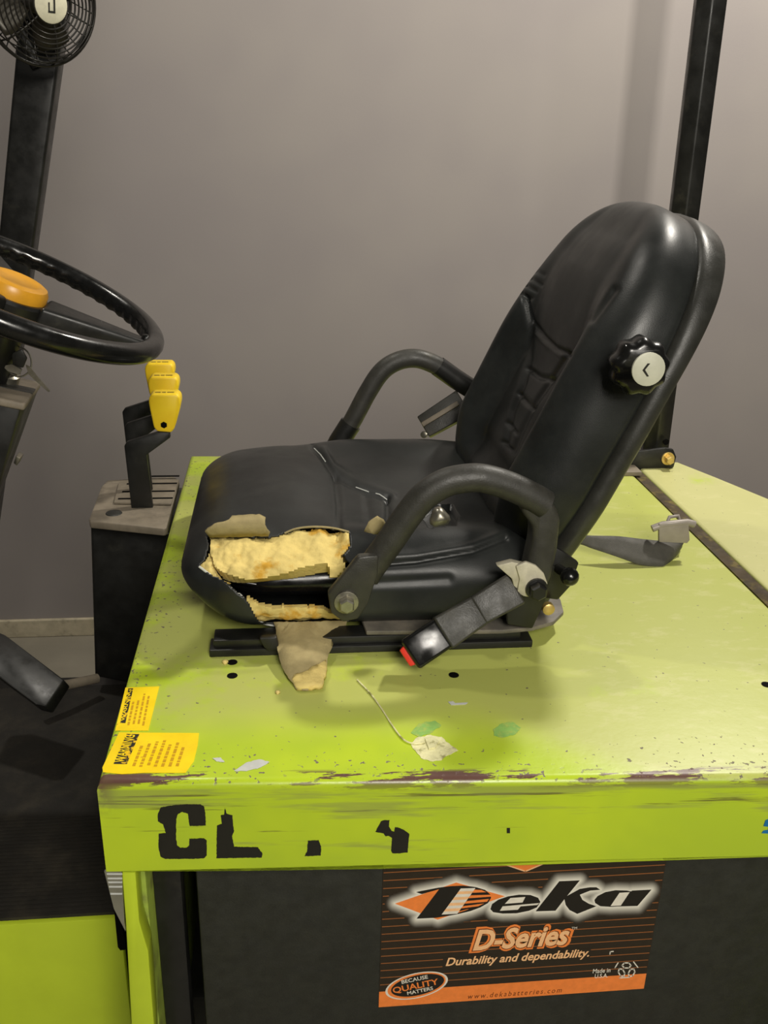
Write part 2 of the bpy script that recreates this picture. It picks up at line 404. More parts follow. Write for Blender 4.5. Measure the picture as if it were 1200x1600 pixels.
top_shape('white_smear', [(700, 1097), (708, 1096), (711, 1099), (731, 1098), (728, 1101), (705, 1102)], M_white)

def text_mesh(body, shear=0, offset=0.0, spacing=1.0):
    cu = bpy.data.curves.new('t', 'FONT'); cu.body = body; cu.shear = shear; cu.offset = offset; cu.space_character = spacing; cu.resolution_u = 3
    ob = bpy.data.objects.new('t', cu); COL.objects.link(ob); bpy.context.view_layer.update()
    dg = bpy.context.evaluated_depsgraph_get(); me = bpy.data.meshes.new_from_object(ob.evaluated_get(dg))
    v = [tuple(x.co) for x in me.vertices]; f = [tuple(p.vertices) for p in me.polygons]
    bpy.data.objects.remove(ob); bpy.data.curves.remove(cu); bpy.data.meshes.remove(me)
    x0 = min(a[0] for a in v); x1 = max(a[0] for a in v); y0 = min(a[1] for a in v); y1 = max(a[1] for a in v)
    return [((a[0] - x0) / (x1 - x0), (a[1] - y0) / (y1 - y0)) for a in v], f
def text_quad(name, body, o_, ex, ey, m, parent, **k):
    """text stretched into the parallelogram o_, o_+ex (reading direction), o_+ey (letter height)"""
    v, f = text_mesh(body, **k); o_, ex, ey = Vector(o_), Vector(ex), Vector(ey)
    return obj(name, [o_ + ex * a + ey * b for a, b in v], f, m, parent)

def warn(px4, words, nl, tail, label):
    A, B, C_, D = [UZ(px, py, 1.0) for px, py in px4]       # near-left, far-left, far-right, near-right
    lab = from_bm('warning_label', flat_bm([p + Vector((0, 0, .0002)) for p in (A, B, C_, D)] if not tail else [p + Vector((0, 0, .0002)) for p in on_top(tail, 0)], (0, 0, 1), .0004), M_ylab, hood, smooth=False)
    lab['label'] = label
    P = lambda u, v, h: A + (D - A) * u + (B - A) * v + (D - A).cross(B - A).normalized() * 0 + Vector((0, 0, h))
    V, Fc = [], []
    def q(u0, u1, v0, v1, h):
        n = len(V); V.extend([P(u0, v0, h), P(u1, v0, h), P(u1, v1, h), P(u0, v1, h)]); Fc.append((n, n + 1, n + 2, n + 3))
    q(.10, .26, .16, .98, .0007)
    obj('warning_band', V, Fc, M_inkm, lab); V, Fc = [], []
    o_ = P(.215, .20, .0009); text_quad('warning_text', words, o_, P(.215, .95, .0009) - o_, P(.085, .20, .0009) - o_, M_ylab, lab, offset=.01)
    rs = random.Random(nl)
    for i in range(nl):
        u = .33 + i * (.60 / nl); v = .10 + rs.uniform(0, .05)
        e = rs.uniform(.62, .9)
        while v < e:
            L = rs.uniform(.04, .12); q(u, u + .26 / nl, v, min(e, v + L), .0008); v += L + .025
    obj('faded_text_line', V, Fc, M_inkb, lab)
warn([(160, 1204), (186, 1146), (311, 1146), (292, 1207)], 'WARNING', 7, [(161, 1207), (160, 1200), (186, 1145), (311, 1146), (309, 1165), (303, 1190), (290, 1208), (225, 1208), (190, 1210)], 'near yellow WARNING label with rounded corner')
warn([(180, 1142), (196, 1075), (249, 1073), (232, 1142)], 'WARNING', 4, None, 'far narrower yellow warning label')
# dust bits
for px, py, r, lb_ in ((352, 1036, .004, 'small foam crumb touching the left bolt hole on the hood'), (434, 1083, .003, 'small foam crumb beside the tip of the hanging flap')):
    v, f = lathe_geo(UZ(px, py, 1.0), (0, 0, 1), [(0, r), (r * .6, r * .9), (r, r * .4)], 8, lambda a: 1 + .25 * math.sin(3 * a))
    o = obj('foam_crumb', v, f, M_foam, None, True); tag(o, lb_, 'crumb', 'foam crumbs on the hood')
th = catmull([UZ(px, py, 1.0015) for px, py in ((558, 1062), (580, 1085), (598, 1110), (612, 1132), (630, 1155), (648, 1162), (664, 1160))], 6)
tag(tube('loose_thread', th, .0009, M_glue, None, 6), 'thin pale thread trailing to the glue splat on the hood', 'thread')

# ------------------------------------------------------------------ rear deck / counterweight
dk = empty('counterweight', (.84, 1.25, .3), 'dusty lime green rear counterweight deck behind the seam', 'counterweight')
poly = [(.680, .72), (.680, 1.688), (.772, 1.680), (.812, 1.59), (.858, 1.478), (.93, 1.29), (.97, 1.1), (.985, .9), (.97, .72)]
bm = prism_bm([(x, y, 1.0) for x, y in poly], [(x, y, .3) for x, y in poly])
bmesh.ops.bevel(bm, geom=[e for e in bm.edges if all(v.co.z > .99 for v in e.verts)], offset=.006, segments=3, affect='EDGES', profile=.5)
from_bm('deck_casting', bm, M_deck, dk, auto=50)
from_bm('seam_strip', box_bm(.658, .6795, .74, 1.68, .93, .997), mat('brown_seam', (62, 50, 30), .8, var=.3, vscale=40, dust=(110, 96, 40), dlo=.5, dhi=.7, dscale=30), dk)  # brown strip filling the gap between hood and deck

# ------------------------------------------------------------------ truck frame
fr = empty('truck_frame', (0, 1.24, .1), 'black guard posts and lime green body of the lift truck', 'truck frame')
from_bm('chassis', box_bm(-.72, .66, 1.02, 1.66, .22, .40, .01), M_black, fr)
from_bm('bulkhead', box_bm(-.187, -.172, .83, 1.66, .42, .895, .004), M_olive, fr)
# green compartment edge, bent plate
pl = [(190, 1364), (212, 1364), (218, 1440), (232, 1487), (241, 1602), (247, 1760), (212, 1760), (205, 1600), (196, 1440)]
from_bm('compartment_edge', prism_y(pl, .772, .80, .002), M_green, fr)
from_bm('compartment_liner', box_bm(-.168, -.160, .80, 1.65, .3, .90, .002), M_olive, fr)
from_bm('compartment_post', box_bm(-.160, -.128, .835, .86, .3, .90, .003), M_black, fr)
# scale strip on the hinge
st = from_bm('hinge_strip', prism_y([(163, 1362), (190, 1362), (194, 1440), (196, 1455), (178, 1420)], .768, .771), mat('grey_strip', (118, 116, 100), .5), fr)
for yy in (1366, 1373, 1379, 1386, 1397):
    from_bm('white_tick', prism_y([(166 + (yy - 1362) * .17, yy - 1.0), (191, yy - 1.0), (191, yy + 1.0), (166.5 + (yy - 1362) * .17, yy + 1.0)], .7672, .7682), M_white, st)
# step side panel
from_bm('step_panel', box_bm(-.80, -.236, .985, 1.0, .02, .598, .003), M_green, fr)
from_bm('slot', prism_y([(178, 1419), (184, 1418), (197, 1478), (196, 1484), (188, 1485), (184, 1480)], .980, .9845), M_hole, fr)
fl = from_bm('floor_plate', box_bm(-.80, -.20, .99, 1.60, .57, .598, .002), M_black, fr)
# overhead guard posts
def pp(px, py, y): return UY(px, py, y)
a0 = pp(-13, 480, 1.72); a1 = pp(23, 95, 1.72); b0 = pp(39, 480, 1.72); b1 = pp(92, 95, 1.72)
def ext(p, q, z): return p + (q - p) * ((z - p.z) / (q.z - p.z))
L0, L1, R0, R1 = ext(a0, a1, .6), ext(a0, a1, 2.5), ext(b0, b1, .6), ext(b0, b1, 2.5)
dpt = Vector((0, .045, 0))
from_bm('guard_post', prism_bm([L0, R0, R1, L1], [L0 + dpt, R0 + dpt, R1 + dpt, L1 + dpt], .006, 3), M_black, fr)
def post_r():
    bm = bmesh.new()
    c = Vector((.718, 1.685, 0)); t_ = Vector((-.018, 0, 1.0))          # slight lean seen against the wall
    def P(dx, dy, z): return Vector((c.x + dx - .016 * (z - 1.05), c.y + dy, z))
    sec = [(-.020, .0), (-.002, -.022), (.027, -.015), (.030, .02), (-.014, .028)]
    return prism_bm([P(x, y, 2.5) for x, y in sec], [P(x, y, 1.005) for x, y in sec], .003, 2)
from_bm('guard_post', post_r(), M_black, fr)
# bracket at the rear post
bk = from_bm('post_bracket', prism_y([(965, 708), (1040, 700), (1052, 702), (1057, 714), (1053, 730), (1042, 735), (965, 738)], 1.642, 1.650, .0015), M_black, fr)
hexbolt('bolt', UY(1043, 716, 1.642), (0, -1, 0), .0085, M_brass, bk, .012)
lathe('hole', UY(1040, 690, 1.660), (0, -1, 0), [(0, .006), (.003, .006)], M_hole, bk, 14)
from_bm('bracket_foot', prism_z([(.60, 1.60), (.668, 1.60), (.668, 1.66), (.60, 1.66)], 1.0, 1.008, .001), M_taupe, bk)
# pedal
pd = from_bm('pedal', prism_bm([pp(-30, 975, 1.42), pp(8, 992, 1.42), pp(100, 1062, 1.36), pp(72, 1104, 1.30), pp(55, 1100, 1.30), pp(-40, 1030, 1.36)],
                               [v + Vector((.006, .012, -.022)) for v in (pp(-30, 975, 1.42), pp(8, 992, 1.42), pp(100, 1062, 1.36), pp(72, 1104, 1.30), pp(55, 1100, 1.30), pp(-40, 1030, 1.36))], .003), M_black, fr)
tube('pedal_arm', [pp(60, 1075, 1.45), pp(105, 1070, 1.48), pp(152, 1060, 1.52)], .009, M_taupe, pd)

mat_o = from_bm('rubber_floor_mat', box_bm(-.79, -.222, .992, 1.56, .598, .603), M_mat, None, smooth=False)
tag(mat_o, 'dark rubber floor mat in the footwell left of the hood', 'mat')
for i in range(26):
    y = 1.0 + i * .0075
    from_bm('rib', box_bm(-.60, -.228, y, y + .004, .603, .6042), M_mat, mat_o, smooth=False)

# ------------------------------------------------------------------ battery with printed label
bt = empty('traction_battery', (.25, 1.2, .42), 'dark steel battery box with an orange and black printed label', 'battery')
from_bm('battery_case', box_bm(-.108, .63, .8075, 1.6, .42, .872, .004), M_batt, bt)
LY = .8070
def lp(px, py, k): # point on the label plane, k = print layer
    return UY(px, py, LY - .00045 - .00008 * k)
X0, X1, Zb = .0985, .4300, .6130
lab = from_bm('battery_label', box_bm(X0, X1, LY - .0004, LY, Zb, .862), flat('label_brown_black', (46, 38, 27), .4), bt, smooth=False)
lab['label'] = 'black and orange printed battery label'
C_or = flat('label_orange', (248, 138, 62)); C_or2 = flat('label_orange_line', (150, 92, 48)); C_wh = flat('label_white', (232, 226, 208)); C_pe = flat('label_peach', (250, 196, 140)); C_bk = flat('label_black', (32, 29, 23)); C_dk = flat('label_dark_print', (120, 62, 24))
def quads(name, L, m, k):   # L: list of (x0,x1,z0,z1)
    V, Fc = [], []; y = LY - .00045 - .00008 * k
    for x0, x1, z0, z1 in L:
        n = len(V); V += [(x0, y, z0), (x1, y, z0), (x1, y, z1), (x0, y, z1)]; Fc.append((n, n + 1, n + 2, n + 3))
    return obj(name, V, Fc, m, lab)
lines = [(X0 + .001, X1 - .001, z, z + .0013) for z in [Zb + .036 + i * .01145 for i in range(19)]]
quads('label_stripe', lines, C_or2, 0)
quads('label_footer', [(X0, X1, Zb, Zb + .0255)], C_or, 0)
def fillpoly(P, k):
    from mathutils.geometry import tessellate_polygon
    return [lp(x, y, k) for x, y in P], [tuple(t_) for t_ in tessellate_polygon([[Vector((x, -y, 0)) for x, y in P]])]
def stroke(P, r, k, closed=True):
    out = []
    for i in range(len(P) if closed else len(P) - 1):
        a = Vector(P[i]); b = Vector(P[(i + 1) % len(P)]); d = (b - a)
        if d.length < 1e-6: continue
        n = Vector((-d.y, d.x)).normalized() * r
        out.append(([lp(*(a + n), k), lp(*(b + n), k), lp(*(b - n), k), lp(*(a - n), k)], [(0, 1, 2, 3)]))
        out.append(([lp(a.x + r * math.cos(t_ * math.pi / 6), a.y + r * math.sin(t_ * math.pi / 6), k) for t_ in range(12)], [tuple(range(12))]))
    return out
D_o = [(650, 1394), (659, 1392), (685, 1387), (705, 1384.5), (724, 1383.7), (743, 1386), (758, 1390.5), (766, 1397.5), (767.3, 1403), (762.5, 1411), (751, 1417.6), (735.7, 1423.4), (712.7, 1429), (682, 1434), (651, 1435.5), (686, 1389.5), (659, 1397)]
DIA = [(617, 1412), (713, 1379), (789, 1400.4), (684, 1437)]
z7 = lambda L: [(560 + x / 2.3077, 1320 + y / 2.3077) for x, y in L]
E_o = z7([(476, 232), (482, 214), (505, 198), (540, 186), (580, 180), (620, 181), (648, 191), (656, 206), (650, 216), (643, 226), (615, 238), (570, 247), (520, 248), (486, 243)])
K_o = [(874, 1377), (906, 1375.6), (886, 1400), (906, 1389), (922, 1386.4), (932, 1386.4), (938, 1390.4), (922, 1391.6), (906, 1398), (910, 1406), (920, 1412), (932, 1416), (902, 1428), (890, 1422), (884, 1414), (882, 1405), (868, 1423), (837, 1424)]
A_o = [(929, 1406), (934, 1400), (946, 1394), (962, 1391), (980, 1391.6), (986, 1393), (988, 1391.6), (1018, 1390), (996, 1415.6), (966, 1416.4), (954, 1417), (938, 1416), (930, 1411)]
NH = 2
def sdist(x, y):
    b = 1e9
    for P in (D_o, DIA, E_o, K_o, A_o):
        if inpoly(x, y, P): return 0.0
        b = min(b, segdist(x, y, P + P[:1]))
    return b
V, Fc, cols = [], [], []; gx = [588 + 2.2 * i for i in range(209)]; gy = [1358 + 2.2 * i for i in range(45)]
for y in gy:
    for x in gx:
        V.append(lp(x, y + (820 - x) * .035, 1)); q = max(0, 1 - max(0, sdist(x, y + (820 - x) * .035) - 1.0) / 13.5); cols.append(q ** 1.5)
for i in range(len(gy) - 1):
    for k in range(len(gx) - 1):
        a = i * len(gx) + k; q = (a, a + 1, a + 1 + len(gx), a + len(gx))
        if max(cols[j] for j in q) > .01: Fc.append(q)
hm, ht, hbs = nt('label_glow_print'); at = N(ht, 'ShaderNodeAttribute'); at.attribute_name = 'glow'
ht.links.new(mix(ht, at.outputs['Fac'], lin((46, 38, 27)), lin((236, 232, 215))), hbs.inputs['Base Color']); hbs.inputs['Roughness'].default_value = .45
ho = obj('logo_halo', V, Fc, hm, lab); ca = ho.data.attributes.new('glow', 'FLOAT', 'POINT'); ca.data.foreach_set('value', cols)
k0 = 2 + NH
def shape(name, polys, m, k):
    v, f = join_geo([fillpoly(P, k) for P in polys]); return obj(name, v, f, m, lab)
shape('logo_diamond', [DIA], C_or, k0)
for nm, P in (('logo_letter', D_o), ('logo_letter', E_o), ('logo_letter', K_o), ('logo_letter', A_o)): shape(nm, [P], C_bk, k0 + 1)
Dh = [(720, 1388.3), (743, 1387.5), (714.6, 1427.8), (690, 1429)]
def inter(a, b, t_): return (a[0] + (b[0] - a[0]) * t_, a[1] + (b[1] - a[1]) * t_)
pe, orr = [], []
for i in range(9):
    t0, t1 = i / 9, (i + 1) / 9
    q = [inter(Dh[0], Dh[3], t0), inter(Dh[1], Dh[2], t0), inter(Dh[1], Dh[2], t1), inter(Dh[0], Dh[3], t1)]
    (pe if i % 2 == 0 else orr).append(q)
shape('logo_light_bar', pe, C_wh, k0 + 2); shape('logo_peach_bar', orr, C_pe, k0 + 2)
shape('logo_orange_bar', [[(741, 1390), (752, 1390.5), (760, 1394), (738, 1395)], [(735, 1399), (766, 1398), (767, 1401), (732, 1403.5)], [(729, 1408), (764, 1404.5), (761, 1409), (726, 1412)], [(723, 1416), (757, 1411.5), (747, 1416), (720, 1419.5)], [(717, 1424), (733, 1420), (729, 1422), (715, 1426.5)]], C_or, k0 + 2)
for P in (z7([(548, 192), (602, 188), (592, 208), (528, 213)]), z7([(520, 222), (652, 210), (645, 217), (585, 222), (575, 234), (510, 238)]), [(968, 1395), (984, 1394), (970, 1415), (954, 1415.6)]): shape('logo_counter', [P], C_wh, k0 + 2)
shape('logo_arrow', [[(778, 1346), (860, 1344), (821, 1361.5)]], C_or, 1)
for a, b in (((778, 1347), (821, 1361.5)), ((821, 1361.5), (860, 1345))):
    v, f = join_geo(stroke([a, b], 1.0, 2, False)); obj('arrow_border', v, f, C_pe, lab)
def ptext(name, body, px0, py0, px1, h, m, k, **kw):
    """baseline from (px0,py0) to px1 along the label's level; h = px letter height"""
    a = lp(px0, py0, k); sc = (lp(px0 + 100, py0, k).x - a.x) / 100; szs = (lp(px0, py0 - 100, k).z - a.z) / 100
    b = UY(px1, py0 - (px1 - px0) * .062, LY); return text_quad(name, body, a, (b.x - a.x, 0, 0), (0, 0, h * szs), m, lab, **kw)
ptext('series_text_edge', 'D-Series', 732, 1490, 893, 42, C_or, k0, shear=.25, offset=.075)
ptext('series_text_gap', 'D-Series', 736.5, 1487.5, 889, 36.5, C_dk, k0 + 1, shear=.25, offset=.045)
ptext('series_text', 'D-Series', 738.5, 1486, 887, 33.5, C_pe, k0 + 2, shear=.25, offset=.03)
quads('slogan_gap', [(lp(692, 1500, 0).x, lp(921, 1500, 0).x, lp(700, 1513, 0).z, lp(700, 1496, 0).z)], flat('label_ground', (46, 38, 27)), 1)
ptext('slogan_text', 'Durability and dependability.', 696, 1513.5, 919, 17, C_pe, 3, shear=.25, offset=.022)
ptext('origin_text', 'Made in', 926, 1521, 953, 7, C_wh, 3, offset=.01)
ptext('origin_text', 'U.S.A.', 929, 1528.5, 949, 6.5, C_wh, 3, offset=.01)
ptext('trademark_text', 'TM', 893, 1452.5, 901, 4, C_wh, 3)
ptext('web_text', 'www.dekabatteries.com', 731, 1561, 877, 8, C_dk, 3, shear=.2, spacing=1.35)
def ell(cx, cy, a, b, tilt, n=40): return [(cx + a * math.cos(t_) * math.cos(tilt) - b * math.sin(t_) * math.sin(tilt), cy + a * math.cos(t_) * math.sin(tilt) + b * math.sin(t_) * math.cos(tilt)) for t_ in [2 * math.pi * i / n for i in range(n)]]
TI = math.radians(-13)
shape('quality_ring', [ell(651, 1540, 50, 19.5, TI)], C_wh, 3); shape('quality_ring', [ell(651, 1540, 46.5, 18, TI)], C_or, 4); shape('quality_ring', [ell(652.5, 1539.5, 42.5, 15.5, TI)], C_bk, 5)
def ttext(body, p0, p1, h, m, k, **kw):
    a = lp(*p0, k); b = lp(*p1, k); e = b - a; up = Vector((-e.z, 0, e.x)).normalized() * h * .00078
    text_quad('quality_text', body, a, e, up, m, lab, **kw)
ttext('BECAUSE', (628, 1537.5), (669, 1529), 8, C_wh, 6, offset=.015)
ttext('QUALITY', (615, 1554), (686, 1539.5), 15, C_or, 6, offset=.018)
ttext('MATTERS', (637, 1555), (677, 1546.5), 7.5, C_wh, 6, offset=.015)
# recycling mark of three bent arrows
rec = []
for k_ in range(3):
    a = -math.pi / 2 + k_ * 2 * math.pi / 3; c = (979 + 9 * math.cos(a), 1516 + 7.5 * math.sin(a))
    rec += stroke(ell(c[0], c[1], 7, 4.6, a + math.pi / 2, 6), 1.0, 3)
rec += stroke([(961, 1512), (966, 1504)], .9, 3, False) + stroke([(990, 1503), (997, 1512)], .9, 3, False) + stroke([(968, 1528), (984, 1527)], .8, 3, False)
v, f = join_geo(rec); obj('recycling_mark', v, f, C_wh, lab)
v, f = join_geo(stroke([(953, 1491), (953.5, 1487), (959, 1486.5)], .8, 3, False)); obj('white_scuff', v, f, C_wh, lab)
#MORE

# ------------------------------------------------------------------ operator seat
seat = empty('operator_seat', (.15, 1.235, 1.0), 'black vinyl operator seat with a torn cushion side and armrests', 'seat')
YC = 1.238
def spow(v, p): return math.copysign(abs(v) ** p, v)
def spaced(n, a, b, dens):     # stations crowded at both ends
    out = []
    for i in range(n + 1):
        t_ = i / n; out.append(a + (b - a) * ((1 - dens) * t_ + dens * .5 * (1 - math.cos(math.pi * t_))))
    return out
CX0, CX1 = -.136, .345
def rnd(k, p=2.0): # rounded-corner factor
    k = max(0, min(1, k)); return (1 - (1 - k) ** p) ** (1 / p)
def cush(x, th, inset=0.0):
    x0, x1 = CX0 + inset, CX1 - inset
    k = min((x - x0) / .085, (x1 - x) / .06); hw = .152 + .081 * rnd(k) - inset
    kz = min((x - x0) / (.062 - inset), (x1 - x) / .04)
    zb = 1.007 + inset; zt = 1.133 - inset - .012 * sstep(.0, -.14, x) - .01 * sstep(.2, .34, x)
    zb += .034 * (1 - sstep(-.14, -.04, x))
    zm = zb + (zt - zb) * .5; hh = (zt - zb) * .5 * rnd(kz)
    c, s = math.cos(th), math.sin(th)
    v = spow(c, 2 / 3.6); y = YC + hw * v; z = zm + hh * spow(s, 2 / (3.0 if s > 0 else 4.2))
    if s > 0:
        wgt = s ** .6 * sstep(.0, .10, x) * (1 - sstep(.30, .35, x))
        z += wgt * (.014 * math.exp(-((abs(v) - .80) / .17) ** 2) - .016 * math.exp(-(v / .55) ** 4))
        z += s ** .6 * .006 * math.exp(-((x + .02) / .07) ** 2) * (1 - v * v)
    else:
        z += 0
    y += math.copysign(.006 * math.exp(-((s) / .6) ** 2), c)
    return Vector((x, y, z))
NS, NT = 260, 420
XS = spaced(NS, CX0, CX1, .5)
def loft(fn, stations, nt_):
    xm = stations[int(len(stations) * .45)]; S = 1600
    pts = [fn(xm, 2 * math.pi * (k + .5) / S) for k in range(S)]; cum = [0.0]
    for k in range(S): cum.append(cum[-1] + (pts[(k + 1) % S] - pts[k]).length)
    ths, j = [], 0
    for k in range(nt_):
        t_ = cum[-1] * k / nt_
        while cum[j + 1] < t_: j += 1
        fr_ = (t_ - cum[j]) / max(1e-12, cum[j + 1] - cum[j]); ths.append(2 * math.pi * (j + .5 + fr_) / S)
    return [[fn(x, a) for a in ths] for x in stations]
def normals(G):
    n, m = len(G), len(G[0]); Nn = []
    for i in range(n):
        row = []
        for k in range(m):
            a = G[min(i + 1, n - 1)][k] - G[max(i - 1, 0)][k]; b = G[i][(k + 1) % m] - G[i][k - 1]
            q = a.cross(b); row.append(q.normalized() if q.length > 1e-12 else Vector((0, 0, 0)))
        Nn.append(row)
    return Nn
def orient(G, Nn):
    c = sum((p for r in G for p in r), Vector()) / (len(G) * len(G[0])); i, k = len(G) // 2, 0
    if Nn[i][k].dot(G[i][k] - c) < 0: Nn = [[-q for q in r] for r in Nn]
    return Nn
def carve(G, Nn, grooves, regions=()):
    """press traced seam lines into the surface that faces the viewer"""
    allp = [p for L, _, _ in grooves for p in L]
    bx0 = min(p[0] for p in allp) - 25; bx1 = max(p[0] for p in allp) + 25; by0 = min(p[1] for p in allp) - 25; by1 = max(p[1] for p in allp) + 25
    for i, r in enumerate(G):
        for k, p in enumerate(r):
            n = Nn[i][k]
            if n.dot(CAM - p) <= 0.02: continue
            x, y = proj(p)
            if not (bx0 < x < bx1 and by0 < y < by1): continue
            d = 0
            for L, sg, dep in grooves:
                if abs(dep) < 1e-9: continue
                q = segdist(x, y, L)
                if q < 4 * sg: d += dep * math.exp(-(q / sg) ** 2)
            for P, dep in regions:
                if inpoly(x, y, P): d += dep
            r[k] = p - n * d
def grid_faces(n, m, keep=None):
    fs = []
    for i in range(n - 1):
        for k in range(m):
            if keep and not keep(i, k): continue
            k2 = (k + 1) % m; fs.append((i * m + k, i * m + k2, (i + 1) * m + k2, (i + 1) * m + k))
    return fs
G = loft(cush, XS, NT); NG = orient(G, normals(G))
cg = [([(488, 697), (505, 715), (525, 745), (560, 763), (605, 780)], 4, .005), ([(525, 745), (530, 790), (528, 838)], 5, .004), ([(572, 775), (578, 812)], 6, .003),
      ([(605, 780), (606, 800), (603, 830)], 4, .005), ([(505, 702), (520, 728), (560, 752), (615, 775)], 5, -.003),
      ([(575, 884), (650, 878), (740, 862), (790, 842)], 4, .004), ([(575, 872), (650, 867), (740, 852), (790, 832)], 6, -.003),
      ([(700, 905), (560, 912)], 8, .003)]
carve(G, NG, cg, [([(655, 800), (672, 790), (705, 788), (716, 805), (712, 820), (670, 824)], .010)])
TEAR = [(322, 838), (335, 838), (400, 839), (425, 838), (445, 832), (463, 826), (490, 824), (512, 824), (546, 832), (545, 856), (536, 868), (546, 880), (540, 900), (548, 905), (548, 975), (541, 981), (440, 980), (405, 974), (395, 958), (388, 940), (375, 930), (352, 908), (330, 898), (311, 886), (322, 866), (326, 850)]
FOAM = [(328, 836), (417, 834), (445, 830), (463, 824), (510, 822), (548, 830), (545, 841), (546, 855), (533, 865), (540, 886), (536, 893), (524, 901), (516, 900), (512, 876), (505, 876), (482, 883), (468, 886), (449, 895), (428, 898), (405, 905), (382, 904), (358, 897), (335, 883), (326, 858)]
FOAM2 = [(308, 886), (324, 860), (330, 885), (337, 900), (352, 917), (330, 908)]
FOAM3 = [(385, 936), (405, 949), (431, 953), (505, 953), (515, 962), (550, 968), (550, 985), (440, 984), (400, 978), (390, 955)]
def jit(p, a=2.2):
    return (p[0] + a * noise.noise(Vector((p[0] * .13, p[1] * .13, 3.1))) + a * .6 * noise.noise(Vector((p[0] * .4, p[1] * .4, 9.0))),
            p[1] + a * noise.noise(Vector((p[0] * .13, p[1] * .13, 7.7))) + a * .6 * noise.noise(Vector((p[0] * .4, p[1] * .4, 1.0))))
PXG = [[jit(proj(p)) for p in r] for r in G]
def fc(i, k):
    k2 = (k + 1) % NT
    a, b, c, d = PXG[i][k], PXG[i][k2], PXG[i + 1][k2], PXG[i + 1][k]
    return ((a[0] + b[0] + c[0] + d[0]) / 4, (a[1] + b[1] + c[1] + d[1]) / 4)
def vis(i, k): return NG[i][k].dot(CAM - G[i][k]) > 0 and G[i][k].y < 1.2
hole = {(i, k) for i in range(NS) for k in range(NT) if vis(i, k) and inpoly(*fc(i, k), TEAR)}
V = [p for r in G for p in r]
F1 = grid_faces(NS + 1, NT, lambda i, k: (i, k) not in hole)
F1.append(tuple(range(NT))); F1.append(tuple(NS * NT + k for k in range(NT))[::-1])
cu = obj('cushion', V, F1, M_vinyl, seat, True)
sm = cu.modifiers.new('thick', 'SOLIDIFY'); sm.thickness = .0022; sm.offset = -1
# glossy inner pan seen through the tear
G2 = loft(lambda x, th: cush(x, th, .034), spaced(50, CX0 + .034, CX1 - .034, .5), 60)
v = [p for r in G2 for p in r]; f = grid_faces(51, 60); f.append(tuple(range(60))); f.append(tuple(50 * 60 + k for k in range(60))[::-1])
obj('seat_pan', v, f, M_pan, seat, True)
tube('pan_rim', catmull([UY(px, py, 1.040) for px, py in ((338, 892), (370, 907), (410, 914), (460, 915), (520, 912), (560, 908))], 6), .004, M_pan, cu, 8)
tube('pan_rim', catmull([UY(px, py, 1.046) for px, py in ((455, 899), (500, 889), (540, 888))], 6), .005, M_pan, cu, 8)
def foam_patch(name, P, d0, d1, extra=None):
    cells = [(i, k) for i in range(NS) for k in range(NT) if vis(i, k) and inpoly(*fc(i, k), P)]
    idx, V, Fc = {}, [], []
    def vid(i, k, lay):
        key = (i, k % NT, lay)
        if key not in idx:
            p = G[i][k % NT]; q = NG[i][k % NT]; b = .0035 * noise.noise(p * 45) + .002 * noise.noise(p * 140)
            e = extra(p) if extra else 0
            idx[key] = len(V); V.append(p - q * ((d0 + b + e) if lay == 0 else d1))
        return idx[key]
    S = set(cells)
    for i, k in cells:
        Fc.append((vid(i, k, 0), vid(i, k + 1, 0), vid(i + 1, k + 1, 0), vid(i + 1, k, 0)))
        Fc.append((vid(i, k, 1), vid(i + 1, k, 1), vid(i + 1, k + 1, 1), vid(i, k + 1, 1)))
        for (di, dk, e) in ((-1, 0, ((i, k), (i, k + 1))), (1, 0, ((i + 1, k), (i + 1, k + 1))), (0, -1, ((i, k), (i + 1, k))), (0, 1, ((i, k + 1), (i + 1, k + 1)))):
            if (i + di, (k + dk) % NT) not in S:
                a, b = e; Fc.append((vid(*a, 0), vid(*b, 0), vid(*b, 1), vid(*a, 1)))
    return obj(name, V, Fc, M_foam, cu, True, auto=50)
foam_patch('foam_padding', FOAM, .004, .030, lambda p: .004 * math.sin(p.x * 150) * sstep(.02, .05, p.x))['label'] = 'yellow foam padding bared by the upper tear'
foam_patch('foam_padding', FOAM2, .006, .022); foam_patch('foam_padding', FOAM3, .005, .012)
def patch(name, P, yfun, m, parent, th=.002, step=5, zb=None):
    """a flap of sheet material: outline traced, bent through yfun(px,py)"""
    P = rough_poly(P, step, .9)
    bm = bmesh.new(); vv = [bm.verts.new((x, y, 0)) for x, y in P]; bm.faces.new(vv)
    bmesh.ops.triangulate(bm, faces=bm.faces[:])
    bmesh.ops.subdivide_edges(bm, edges=[e for e in bm.edges if e.calc_length() > 14], cuts=2, use_grid_fill=False); bmesh.ops.triangulate(bm, faces=bm.faces[:])
    for v in bm.verts:
        v.co = UY(v.co.x, v.co.y, yfun(v.co.x, v.co.y)); v.co.z = max(v.co.z, 1.0025 if th < .005 else 1.0045)
    bm.verts.index_update()
    V = [v.co.copy() for v in bm.verts]; Fc = [tuple(v.index for v in f.verts) for f in bm.faces]; bm.free()
    o = obj(name, V, Fc, m, parent, True); s = o.modifiers.new('t', 'SOLIDIFY'); s.thickness = th; s.offset = 0
    return o
CURL = [(320, 830), (335, 818), (358, 812), (363, 806), (405, 804), (415, 809), (414, 820), (422, 832), (419, 837), (328, 839)]
o = patch('torn_flap', CURL, lambda x, y: 1.028 + .012 * math.sin((838 - y) / 34 * math.pi) * -1 + .004, M_back, cu); o['label'] = 'beige backed vinyl flap curling up'
o = patch('torn_flap', [(569, 830), (576, 815), (590, 806), (599, 811), (604, 823), (590, 835)], lambda x, y: 1.016 - .004 * math.sin(x * .1), M_back, cu)
